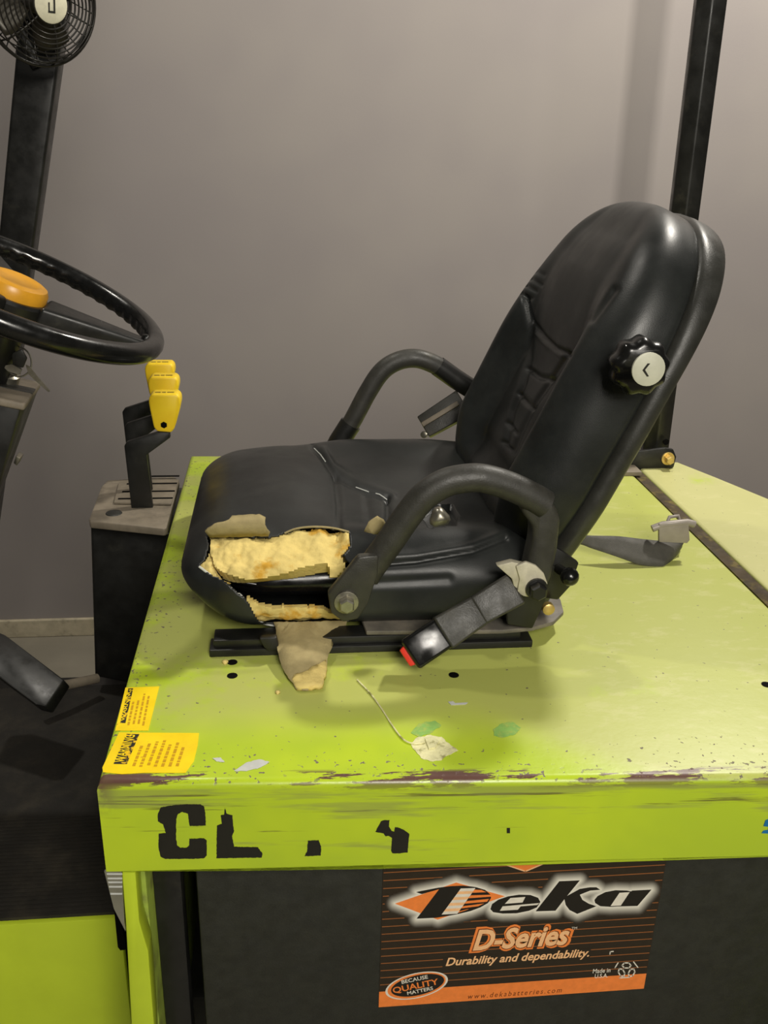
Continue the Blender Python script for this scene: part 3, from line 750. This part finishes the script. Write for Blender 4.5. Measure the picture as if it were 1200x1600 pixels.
HANG = [(431, 981), (428, 972), (542, 970), (540, 979), (533, 991), (512, 999), (505, 1009), (519, 1012), (512, 1026), (510, 1042), (503, 1073), (485, 1079), (463, 1077), (440, 1042), (433, 1012)]
o = patch('torn_flap', HANG, lambda x, y: 1.014 - .104 * max(0, (y - 980) / 98) ** .9 - .006 * math.sin((x - 430) / 80 * math.pi), M_back, cu, .003); o['label'] = 'beige flap hanging from the tear onto the hood'
o = patch('foam_scrap', [(460, 1056), (480, 1050), (508, 1032), (511, 1045), (504, 1074), (486, 1079), (463, 1077), (456, 1064)], lambda x, y: 1.008 - .104 * max(0, (y - 980) / 98) ** .9 - .004 * noise.noise(Vector((x * .1, y * .1, 0))), M_foam, cu, .006)
patch('torn_flap', [(365, 930), (374, 926), (386, 939), (379, 946), (370, 940)], lambda x, y: 1.020, M_white, cu)
tear_edge = [(445, 833), (463, 826), (490, 823), (520, 825), (545, 831)]
tube('torn_edge', catmull([UY(px, py, 1.026) for px, py in tear_edge], 5), .0012, M_back, cu, 6)
tube('torn_edge', catmull([UY(px, py, 1.023) for px, py in ((311, 885), (330, 899), (352, 911), (375, 932), (388, 944), (397, 962), (412, 974), (440, 979))], 5), .0014, M_white, cu, 6)
v, f = lathe_geo(UY(686, 808, 1.028), (0, -1, .3), [(0, .012), (.006, .012), (.012, .008), (.014, .003)], 14, lambda a: 1 + .15 * math.sin(3 * a + 1)); obj('pivot_lump', v, f, M_steel, cu, True)

# pale scuffs along the cushion seams
def surf(px, py):
    b, r = 1e9, None
    for i_, row in enumerate(G):
        for k_, p in enumerate(row):
            if NG[i_][k_].dot(CAM - p) <= 0.02: continue
            q = PXG0[i_][k_]; d_ = (q[0] - px) ** 2 + (q[1] - py) ** 2
            if d_ < b: b, r = d_, p + NG[i_][k_] * .0006
    return r
PXG0 = [[proj(p) for p in r] for r in G]
for L in ([(586, 771), (592, 774), (600, 778), (604, 780)], [(492, 701), (500, 711), (508, 722)], [(556, 762), (575, 768)]):
    tube('seam_scuff', [surf(*q) for q in L], .0009, M_white, cu, 6)

# backrest ---------------------------------------------------------------
TA = math.radians(24); TB = Vector((.312, YC, 1.078)); TT = Vector((math.sin(TA), 0, math.cos(TA))); TN = Vector((-math.cos(TA), 0, math.sin(TA)))
BH = .466
def bw(t_, W=.213):
    w_ = W - .02 * sstep(.12, 0, t_) - .012 * sstep(.2, .42, t_)
    if t_ > .24: w_ *= max(0, 1 - ((t_ - .24) / (BH - .24)) ** 3.0) ** (1 / 2.5)
    if t_ < .05: w_ -= .03 * (1 - rnd(t_ / .05))
    return w_
def back(t_, th, n0=-.016, n1=.100, W=.213):
    w_ = bw(t_, W); c, s = math.cos(th), math.sin(th)
    kk = min(t_ / .045, (BH - t_) / .085); nn1 = n1 - .030 * sstep(.22, .47, t_) - .028 * sstep(.10, 0, t_); nm = n0 + .03; hn = (nn1 - nm) * (.12 + .88 * rnd(kk)); hr = .03
    u = spow(c, 2 / (3.4 if s > 0 else 5.0)); n_ = nm + (hn * spow(s, 2 / 2.8) if s > 0 else hr * spow(s, 2 / 5.0))
    if s > 0:
        dep = .042 * (1 - sstep(.20, .36, t_)) * sstep(0, .08, t_) + .010
        n_ -= dep * (s ** .5) * (1 - sstep(.50, .80, abs(u))) * sstep(BH, BH - .06, t_)
    y = YC + w_ * u
    return TB + TT * t_ + TN * n_ + Vector((0, y - YC, 0))
NB, NBT = 210, 260
BS = spaced(NB, 0, BH, .45)
B = loft(back, BS, NBT); NBn = orient(B, normals(B))
bgv = [([(818, 462), (830, 500), (850, 528), (868, 545), (888, 553)], 3.5, .006), ([(822, 468), (829, 515), (826, 560), (816, 600), (800, 640), (790, 690)], 4, .006),
       ([(823, 575), (843, 589), (862, 593)], 3.5, .005), ([(809, 614), (832, 638)], 3, .004), ([(792, 660), (806, 676)], 3, .004), ([(785, 690), (797, 702)], 3, .004),
       ([(888, 553), (862, 593), (836, 630), (818, 665), (802, 705)], 4, .003), ([(838, 520), (856, 540), (880, 556)], 3, -.002),
       ([(812, 440), (838, 455)], 2.5, .003), ([(818, 428), (846, 445)], 2.5, .003), ([(806, 452), (830, 466)], 3, .004), ([(826, 418), (850, 430)], 2.5, .002),
       ([(960, 452), (925, 500)], 5, .003)]
carve(B, NBn, bgv)
v = [p for r in B for p in r]; f = grid_faces(NB + 1, NBT); f.append(tuple(range(NBT))); f.append(tuple(NB * NBT + k for k in range(NBT))[::-1])
bk_o = obj('backrest', v, f, M_vinyl, seat, True); bk_o['label'] = 'moulded black vinyl backrest with side bolsters'
# rear plastic shell
def shell_pt(t_, th):
    w_ = bw(t_, .2165); c, s = math.cos(th), math.sin(th)
    n0, n1 = -.044, -.002; n0 -= .010 * sstep(.25, .40, t_)
    u = spow(c, 2 / (6.0 if s > 0 else 3.6)); n_ = (n0 + n1) / 2 + (n1 - n0) / 2 * spow(s, 2 / (6.0 if s > 0 else 3.0)) * (.35 + .65 * rnd(min(t_ / .03, (BH - t_) / .03)))
    return TB + TT * (t_ + .006 * sstep(.2, BH, t_) - .012 * sstep(.1, 0, t_)) + TN * n_ + Vector((0, w_ * u, 0))
def shellf(t_, th):
    tt_ = t_ * 1.02; return shell_pt(t_, th)
Sg = loft(shellf, spaced(70, 0, BH, .5), 120)
v = [p for r in Sg for p in r]; f = grid_faces(71, 120); f.append(tuple(range(120))); f.append(tuple(70 * 120 + k for k in range(120))[::-1])
sh = obj('back_shell', v, f, M_shell, seat, True); sh['label'] = 'dark plastic shell behind the backrest'
# recliner knob on the near side
kc = UY(1006, 577, .972)
kb = lathe('recline_knob', kc + Vector((0, .05, 0)), (0, -1, 0), [(0, .016), (.018, .016), (.02, .029), (.024, .032), (.040, .032), (.047, .029), (.050, .024)], M_gloss, seat, 72, lambda a: 1 + .055 * math.cos(9 * a), auto=60)
kcap = lathe('knob_cap', UY(1013, 577, .9225) + Vector((0, .0015, 0)), (0, -1, 0), [(0, .0178), (.0025, .0178), (.003, .0168)], M_capw, kb, 32)
mk = [(1012, 568), (1016, 568), (1008, 578), (1014, 588), (1011, 588.5), (1004, 578.5)]
from_bm('cap_mark', flat_bm([UY(px, py, .9205) for px, py in mk], (0, 1, 0), .0006), M_ink, kcap, smooth=False)

# armrests ---------------------------------------------------------------
def arm(y, pts, r, lug, nm_label, rear):
    path = catmull([UY(px, py, y) for px, py in pts], 9); n = len(path)
    rr = [r * (1 - .12 * math.sin(math.pi * i / n) * 0) for i in range(n)]
    a = tube('armrest', path, rr, M_rubber, seat, 18, ab=(1.0, 1.0)); a['label'] = nm_label
    return a
arn = arm(.978, [(572, 900), (582, 884), (610, 845), (637, 806), (662, 776), (690, 757), (716, 749), (752, 747), (792, 758), (830, 775), (852, 788)], .0168, None, 'near curved black armrest', None)
from_bm('armrest_lug', prism_y([(512, 928), (540, 895), (560, 870), (592, 868), (590, 900), (575, 945), (560, 968), (536, 973), (517, 958)], .958, .970, .003), M_rubber, arn)
hexbolt('lug_bolt', UY(541, 940, .958), (0, -1, 0), .0095, M_steel, arn, .010)
rb = from_bm('armrest_bracket', prism_y([(822, 776), (850, 778), (868, 790), (877, 812), (872, 860), (862, 905), (845, 935), (815, 930), (822, 895), (832, 850), (834, 825), (815, 800)], .972, 1.004, .006, 3), M_rubber, arn)
arf = arm(1.505, [(522, 700), (548, 662), (575, 612), (597, 580), (622, 564), (650, 560), (678, 569), (700, 583)], .0156, None, 'far curved black armrest', None)
tube('armrest_end', [UY(684, 572, 1.505), UY(712, 592, 1.505), UY(740, 610, 1.505)], .0168, M_black, arf, 16)
tube('armrest_end', [UY(548, 662, 1.505), UY(530, 690, 1.505), UY(510, 730, 1.505)], .0185, M_black, arf, 16)

# base: rails, plate, brackets -------------------------------------------
for yy in (.985, 1.42):
    rl = from_bm('seat_rail', box_bm(-.098, .300, yy, yy + .030, 1.0, 1.010, .0015), M_black, seat)
    from_bm('rail_slider', box_bm(-.093, .285, yy + .005, yy + .034, 1.010, 1.0205, .0015), M_black, rl)
bp_ = [(-.02, 1.15), (.075, 1.15), (.092, .992), (.26, .985), (.30, .990), (.330, 1.003), (.350, 1.028), (.355, 1.06), (.355, 1.42), (.33, 1.46), (-.02, 1.46)]
from_bm('base_plate', prism_z(bp_, 1.0205, 1.0265, .0015), M_plate, seat)
from_bm('rail_latch', prism_y([(405, 998), (432, 996), (437, 1016), (420, 1018), (412, 1012)], .975, .985, .002), M_black, seat)
tube('adjust_lever', [UY(418, 1010, .984), UY(470, 1014, .984)], .004, M_black, seat, 8)
# near belt anchor bracket, ball handle lever
ab_ = from_bm('belt_anchor', prism_y([(790, 930), (800, 888), (842, 880), (868, 885), (852, 940), (832, 983), (793, 976)], .976, .984, .002), M_black, seat)
from_bm('side_bracket', prism_y([(858, 850), (880, 862), (905, 880), (893, 915), (872, 938), (850, 935), (848, 900)], .990, .998, .002), M_black, seat)
lathe('bracket_nut', UY(855, 948, .984), (0, -1, 0), [(0, .0075), (.008, .0075), (.009, .006)], M_brass, ab_, 12)
lv = tube('recline_lever', [UY(872, 888, .985), UY(890, 900, .962)], .006, M_black, seat, 10)
sc_ = UY(890, 901, .955)
v, f = lathe_geo(sc_, (0, -1, .1), [(.0112 * math.cos(a), .0112 * math.sin(a)) for a in [math.pi * (i + .3) / 12.6 for i in range(13)]], 20); obj('ball_handle', v, f, M_gloss, lv, True)
# near buckle on its sleeve
def beam(name, p0, p1, w0, h0, w1, h1, side, m, parent, bev=.003, nseg=1, wob=0):
    d = (p1 - p0).normalized(); s_ = (Vector(side) - d * Vector(side).dot(d)).normalized(); u = d.cross(s_)
    a = [p0 + s_ * (sx * w0) + u * (sy * h0) for sx, sy in ((-1, -1), (1, -1), (1, 1), (-1, 1))]
    b = [p1 + s_ * (sx * w1) + u * (sy * h1) for sx, sy in ((-1, -1), (1, -1), (1, 1), (-1, 1))]
    return from_bm(name, prism_bm(a, b, bev, 3), m, parent)
q0 = UY(805, 920, .958); q1 = UY(745, 955, .948); q2 = UY(690, 990, .938); q3 = UY(645, 1020, .930)
SD = (.15, -1, .75)
slv = beam('buckle_sleeve', q0, q1, .0145, .020, .0145, .018, SD, M_rubber, seat, .003); slv['label'] = 'black plastic sleeve of the near seat belt buckle'
beam('sleeve_end', q1 + (q0 - q1) * .06, q2, .0135, .018, .0165, .021, SD, M_rubber, slv, .003)
bkl = beam('buckle_body', q2 + (q1 - q2) * .05, q3 + (q3 - q2) * .12, .0145, .019, .0155, .0195, SD, M_gloss, slv, .004)
dq = (q3 - q2).normalized()
beam('release_button', q3 + dq * .004, q3 + dq * .0115, .0085, .013, .0065, .011, SD, M_red, slv, .0015)['label'] = 'red release button'
wp = from_bm('anchor_plate', prism_y([(806, 885), (822, 878), (838, 884), (850, 896), (856, 912), (850, 928), (836, 935), (818, 932), (808, 926), (812, 905)], .944, .949, .0015), M_zinc, seat)
from_bm('anchor_strap', prism_y([(776, 884), (800, 878), (826, 884), (816, 900), (806, 928), (800, 905)], .947, .957, .0015), M_zinc, wp)
hexbolt('anchor_bolt', UY(838, 919, .944), (0, -1, 0), .0105, M_black, wp, .010, 1.25)
# far buckle stub
fs_ = beam('far_buckle', UY(662, 668, 1.50), UY(725, 630, 1.50), .012, .020, .012, .024, SD, M_rubber, seat, .002)
fs_['label'] = 'far side buckle stub behind the cushion'
beam('buckle_edge', UY(660, 664, 1.488), UY(716, 630, 1.488), .004, .004, .004, .004, SD, M_taupe, fs_, .001)
lathe('buckle_rivet', UY(663, 679, 1.49), (-.5, -1, .2), [(0, .006), (.003, .006), (.004, .004)], M_steel, fs_, 12)
# belt lying on the hood behind the seat
def ribbon(name, ctr, widths, m, parent, th=.0016):
    """ctr: list of (centre, width vector)"""
    C1 = catmull([c for c, _ in ctr], 8); W1 = catmull([w_ for _, w_ in ctr], 8)
    V, Fc = [], []; NW = 4
    for c, w_ in zip(C1, W1):
        for j in range(NW + 1): V.append(c + w_ * (j / NW - .5))
    for i in range(len(C1) - 1):
        for j in range(NW): Fc.append((i * (NW + 1) + j, i * (NW + 1) + j + 1, (i + 1) * (NW + 1) + j + 1, (i + 1) * (NW + 1) + j))
    o = obj(name, V, Fc, m, parent, True); s = o.modifiers.new('t', 'SOLIDIFY'); s.thickness = th; s.offset = 0; return o
def rb_(t_, b_, yt, yb):
    p = UY(t_[0], t_[1], yt); q = UY(b_[0], b_[1], yb); q.z = max(q.z, 1.0015); return ((p + q) / 2, p - q)
belt = ribbon('seat_belt', [(Vector((.345, 1.225, 1.040)), Vector((0, .004, .030))), (Vector((.385, 1.228, 1.034)), Vector((0, .003, .024))), rb_((900, 835), (900, 850), 1.235, 1.235), rb_((928, 837), (925, 857), 1.235, 1.225), rb_((965, 838), (965, 870), 1.235, 1.21), rb_((1000, 842), (1000, 882), 1.235, 1.205), rb_((1030, 845), (1030, 886), 1.238, 1.205), rb_((1054, 846), (1040, 886), 1.243, 1.21), rb_((1068, 846), (1055, 873), 1.246, 1.24), rb_((1067, 845), (1065, 855), 1.25, 1.262)], None, M_web, seat)
tg = from_bm('belt_tongue', prism_y([(1030, 819), (1076, 815), (1078, 844), (1074, 849), (1030, 847)], 1.231, 1.237, .001), M_tong, belt)
tube('tongue_bar', [UY(1019, 826, 1.236), UY(1035, 820, 1.236), UY(1074, 816, 1.236), UY(1085, 819, 1.236)], .0055, M_tong, belt, 10)
tube('tongue_loop', [UY(1042, 818, 1.240), UY(1046, 808, 1.246), UY(1060, 806, 1.246), UY(1062, 816, 1.240)], .0028, M_tong, belt, 8)

# ------------------------------------------------------------------ steering wheel
WC = Vector((-.337, 1.228, 1.403)); tau = .442; WR = .181
e1 = Vector((math.cos(tau), 0, -math.sin(tau))); e2 = Vector((0, 1, 0)); wn = Vector((math.sin(tau), 0, math.cos(tau)))
sw = empty('steering_wheel', tuple(WC - wn * .06), 'glossy black steering wheel with an amber centre cap', 'steering wheel')
NRM = 240
V, Fc = [], []; sg = 16
for i in range(NRM):
    a = 2 * math.pi * i / NRM; rd = e1 * math.cos(a) + e2 * math.sin(a)
    for k in range(sg):
        b = 2 * math.pi * k / sg; r_ = .0132
        inn = max(0, -math.cos(b)) * max(0, .3 - math.sin(b)); r_ += .0022 * inn * math.cos(a * 52)
        V.append(WC + rd * (WR + r_ * math.cos(b)) + wn * (r_ * 1.05 * math.sin(b)))
for i in range(NRM):
    j = (i + 1) % NRM
    for k in range(sg):
        k2 = (k + 1) % sg; Fc.append((i * sg + k, i * sg + k2, j * sg + k2, j * sg + k))
obj('rim', V, Fc, M_gloss, sw, True)
hb = lathe('hub', WC - wn * .060, wn, [(0, .034), (.01, .044), (.035, .0485), (.046, .0490), (.050, .046)], M_black, sw, 40)
lathe('centre_cap', WC - wn * .010, wn, [(0, .041), (.010, .041), (.016, .038), (.0185, .033), (.019, .029), (.017, .025)] , M_amber, sw, 40)
for an in (.0, 2.094, 4.189):
    an += .03; rd = e1 * math.cos(an) + e2 * math.sin(an); tg_ = wn.cross(rd)
    p0, p1 = WC + rd * .040 - wn * .020, WC + rd * (WR - .006) - wn * .004
    A = [p0 + tg_ * (sx * .030) + wn * (sy * .014) for sx, sy in ((-1, -1), (1, -1), (1, 1), (-1, 1))]; Bq = [p1 + tg_ * (sx * .011) + wn * (sy * .008) for sx, sy in ((-1, -1), (1, -1), (1, 1), (-1, 1))]
    sp = from_bm('spoke', prism_bm(A, Bq, .005, 3), M_black, sw)
    lathe('spoke_bead', WC + rd * (WR - .012) + wn * .004, wn, [(0, .006), (.004, .005), (.006, .002)], M_gloss, sp, 12)

# ------------------------------------------------------------------ steering column and dash
cl = empty('steering_column', (-.38, 1.22, .6), 'dusty dark steering column with a dash panel and ignition keys', 'steering column')
def dash(pxs, y0, y1, m, nm, bev=.003): return from_bm(nm, prism_y(pxs, y0, y1, bev), m, cl)
pt = [UY(px, py, 1.14) for px, py in ((-60, 607), (40, 631), (63, 599), (-40, 575))]
a = [(UY(-60, 610, 1.13)), UY(38, 633, 1.13), UY(-40, 790, 1.13), UY(-140, 790, 1.13)]
dsh = from_bm('column_cover', prism_bm([UY(-80, 612, 1.13), UY(34, 634, 1.13), UY(-30, 860, 1.13), UY(-150, 860, 1.13)], [UY(-60, 574, 1.30), UY(63, 599, 1.30), UY(0, 775, 1.30), UY(-130, 800, 1.30)], .004), M_black, cl)
tp = [UY(-80, 606, 1.128), UY(40, 630, 1.128), UY(64, 597, 1.302), UY(-60, 570, 1.302)]
tn_ = (tp[1] - tp[0]).cross(tp[2] - tp[1]).normalized()
from_bm('dash_panel', prism_bm(tp, [p - tn_ * .010 for p in tp], .003, 3), M_taupe, cl)
rib_a = [tp[0] + (tp[3] - tp[0]) * .42 + tn_ * .001, tp[1] + (tp[2] - tp[1]) * .42 + tn_ * .001, tp[1] + (tp[2] - tp[1]) * .62 + tn_ * .001, tp[0] + (tp[3] - tp[0]) * .62 + tn_ * .001]
from_bm('dash_groove', prism_bm(rib_a, [p - tn_ * .002 for p in rib_a]), M_shell, cl, smooth=False)
tube('column_shaft', [WC - wn * .04, WC - wn * .16], .030, M_black, cl, 20)
ky = UY(20, 583, 1.24)
ig = lathe('ignition_switch', UY(14, 588, 1.24), (.35, -.2, .9), [(-.012, .014), (.004, .014), (.006, .010), (.012, .010)], M_steel, cl, 20)
tube('key_ring', [UY(28, 556, 1.22) + Vector((.016 * math.cos(a_), .006 * math.sin(a_), .018 * math.sin(a_))) - Vector((0, 0, .008)) for a_ in [2 * math.pi * i / 24 for i in range(24)]], .0012, M_steel, ig, 6, closed=True)
from_bm('key_tag', prism_y([(18, 552), (34, 546), (42, 560), (36, 575), (20, 572)], 1.215, 1.219, .001), M_shell, ig)
from_bm('key', prism_y([(40, 570), (46, 573), (57, 587), (78, 611), (76, 613), (55, 595), (44, 584)], 1.20, 1.202), M_steel, ig)
from_bm('key', prism_y([(4, 572), (18, 569), (34, 578), (30, 586), (12, 580)], 1.21, 1.213), M_steel, ig)
from_bm('column_clip', prism_y([(25, 712), (32, 716), (26, 728), (21, 724)], 1.28, 1.30, .001), M_steel, cl)

# ------------------------------------------------------------------ hydraulic lever console
cn = empty('lever_console', (-.28, 1.64, .6), 'black console with a dusty slotted top and three yellow levers', 'console')
from_bm('console_body', prism_y([(141, 818), (256, 830), (270, 832), (262, 1068), (200, 1068), (148, 1058)], 1.535, 1.76, .006, 3), M_black, cn)
tpz = [UZ(px, py, .977) for px, py in ((139, 810), (140, 814), (256, 826), (262, 824), (280, 750), (272, 744), (168, 750), (158, 760), (149, 784))]
ct = from_bm('console_top', prism_bm(tpz, [p - Vector((0, 0, .014)) for p in tpz], .003, 2), M_taupe, cn)
rp = [UZ(px, py, .9775) for px, py in ((186, 756), (280, 752), (268, 790), (178, 788))]
from_bm('slot_plate', prism_bm([p + Vector((0, 0, .004)) for p in rp], rp, .0015), M_taupe, ct)
for ys in (1.565, 1.60, 1.64, 1.68):
    xs0 = -.300 + (ys - 1.56) * .05
    from_bm('lever_slot', box_bm(xs0, -.205, ys - .003, ys + .003, .9812, .9822), M_hole, ct, smooth=False)
lathe('console_dimple', UZ(178, 802, .977), (0, 0, 1), [(0, .014), (.0015, .013), (.002, .009)], M_shell, ct, 20)
KN = [(238, 616), (233, 620), (232, 628), (234, 640), (240, 668), (245, 674.5), (267, 676.5), (272, 671), (279, 645), (282, 630), (281, 621), (276, 616)]
LEV = [(194, 697), (198, 691), (245, 676), (265, 674), (266, 684), (229, 711), (239.5, 800), (206, 800)]
base = UY(257, 617, 1.52)
for i, (px, py, y, lbl) in enumerate(((257, 617, 1.52, 'nearest'), (255, 590, 1.595, 'middle'), (249, 569, 1.67, 'farthest'))):
    sh_ = UY(px, py, y) - base
    lev = from_bm('lever', prism_bm([UY(a_, b_, 1.532) + sh_ for a_, b_ in LEV], [UY(a_, b_, 1.532) + Vector((0, .010, 0)) + sh_ for a_, b_ in LEV], .0012), M_black, cn)
    lev['label'] = lbl + ' bent black lever with a yellow knob'
    kn = from_bm('lever_knob', prism_bm([UY(a_, b_, 1.52) + sh_ for a_, b_ in KN], [UY(a_, b_, 1.52) + Vector((0, .034, 0)) + sh_ for a_, b_ in KN], .005, 3), M_yel, lev)
    hc = UY(256, 664, 1.52) + sh_
    lathe('knob_socket', hc + Vector((0, .002, 0)), (0, -1, 0), [(0, .0058), (.0026, .0058), (.003, .0045)], M_hole, lev, 6)
    V, Fc = [], []
    for t0, t1 in ((241, 250), (252, 258), (260, 271)):
        p = UY(t0, 618, 1.52) + sh_; q = UY(t1, 618, 1.52) + sh_; z = UY(257, 616, 1.52).z + sh_.z + .0003
        n = len(V); V += [(p.x, p.y + .010, z), (q.x, p.y + .010, z), (q.x, p.y + .014, z), (p.x, p.y + .014, z)]; Fc.append((n, n + 1, n + 2, n + 3))
    obj('knob_print', V, Fc, M_ink, lev)

# ------------------------------------------------------------------ fan on the front post
fc_ = UY(64, 3, 1.63); fn_ = Vector((.62, -.76, -.18)).normalized()
fan = empty('caged_fan', tuple(fc_ - Vector((0, 0, .1))), 'small black wire caged fan mounted on the front guard post', 'fan')
fa, fu, fv = frame(fn_)
def ring(r_, h_, wr=.0013, n=56): return tube_geo([fc_ + fa * h_ + fu * (r_ * math.cos(2 * math.pi * i / n)) + fv * (r_ * math.sin(2 * math.pi * i / n)) for i in range(n)], wr, 6, closed=True)
FR = .088
gf = []
for i in range(10):
    s_ = .30 + .70 * i / 9; gf.append(ring(FR * s_, .030 * math.sqrt(max(0, 1 - s_ ** 3))))
for k in range(6):
    a_ = 2 * math.pi * k / 6 + .2; gf.append(tube_geo([fc_ + fa * (.030 * math.sqrt(max(0, 1 - s_ ** 3)) - .001) + (fu * math.cos(a_) + fv * math.sin(a_)) * (FR * s_) for s_ in [.25 + .75 * j / 8 for j in range(9)]], .0015, 6))
v, f = join_geo(gf); obj('front_cage', v, f, M_fan, fan, True)
gr = [ring(FR, 0, .003), ring(FR * .99, -.012, .0018)]
for k in range(30):
    a_ = 2 * math.pi * k / 30
    gr.append(tube_geo([fc_ + fa * h_ + (fu * math.cos(a_ + tw) + fv * math.sin(a_ + tw)) * (FR * s_) for s_, h_, tw in ((1.0, 0, 0), (.97, -.025, .05), (.8, -.045, .15), (.5, -.055, .3), (.25, -.057, .4))], .0011, 5))
for s_, h_ in ((.8, -.045), (.5, -.055)): gr.append(ring(FR * s_, h_, .0013))
v, f = join_geo(gr); obj('rear_cage', v, f, M_fan, fan, True)
lathe('motor', fc_ - fa * .115, fa, [(0, .026), (.006, .032), (.05, .034), (.062, .030)], M_black, fan, 28)
lathe('blade_hub', fc_ - fa * .035, fa, [(0, .018), (.022, .018), (.026, .012)], M_fan, fan, 20)
for k in range(4):
    a_ = 2 * math.pi * k / 4 + .5; V, Fc = [], []
    for i in range(6):
        r_ = .015 + .058 * i / 5; wd = .25 + .45 * math.sin(math.pi * (.15 + .7 * i / 5))
        for j in range(6):
            q = (j / 5 - .5); an = a_ + q * wd * 1.3; V.append(fc_ + fa * (-.024 + q * .022) + (fu * math.cos(an) + fv * math.sin(an)) * r_)
    for i in range(5):
        for j in range(5): Fc.append((i * 6 + j, i * 6 + j + 1, i * 6 + 7 + j, i * 6 + 6 + j))
    bl = obj('blade', V, Fc, M_blade, fan, True); s = bl.modifiers.new('t', 'SOLIDIFY'); s.thickness = .0012
bd = lathe('badge', fc_ + fa * .030, fa, [(0, .0255), (.002, .0255), (.0035, .023)], M_badge, fan, 32)
B0 = fc_ + fa * .0338
def bq(x, y, w_, h_):
    return [B0 + fv * (x + sx * w_) + fu * (y + sy * h_) for sx, sy in ((-1, -1), (1, -1), (1, 1), (-1, 1))]
V, Fc = [], []
for q in (bq(-.004, 0, .0015, .011), bq(.001, -.0095, .005, .0015), bq(.0045, -.003, .0012, .006)):
    n = len(V); V += q; Fc.append((n, n + 1, n + 2, n + 3))
obj('badge_mark', V, Fc, M_shell, bd)
tube('fan_bracket', [fc_ - fa * .09, fc_ - fa * .09 + Vector((0, .01, -.05)), Vector((fc_.x - .035, 1.715, fc_.z - .085))], .009, M_black, fan, 10)
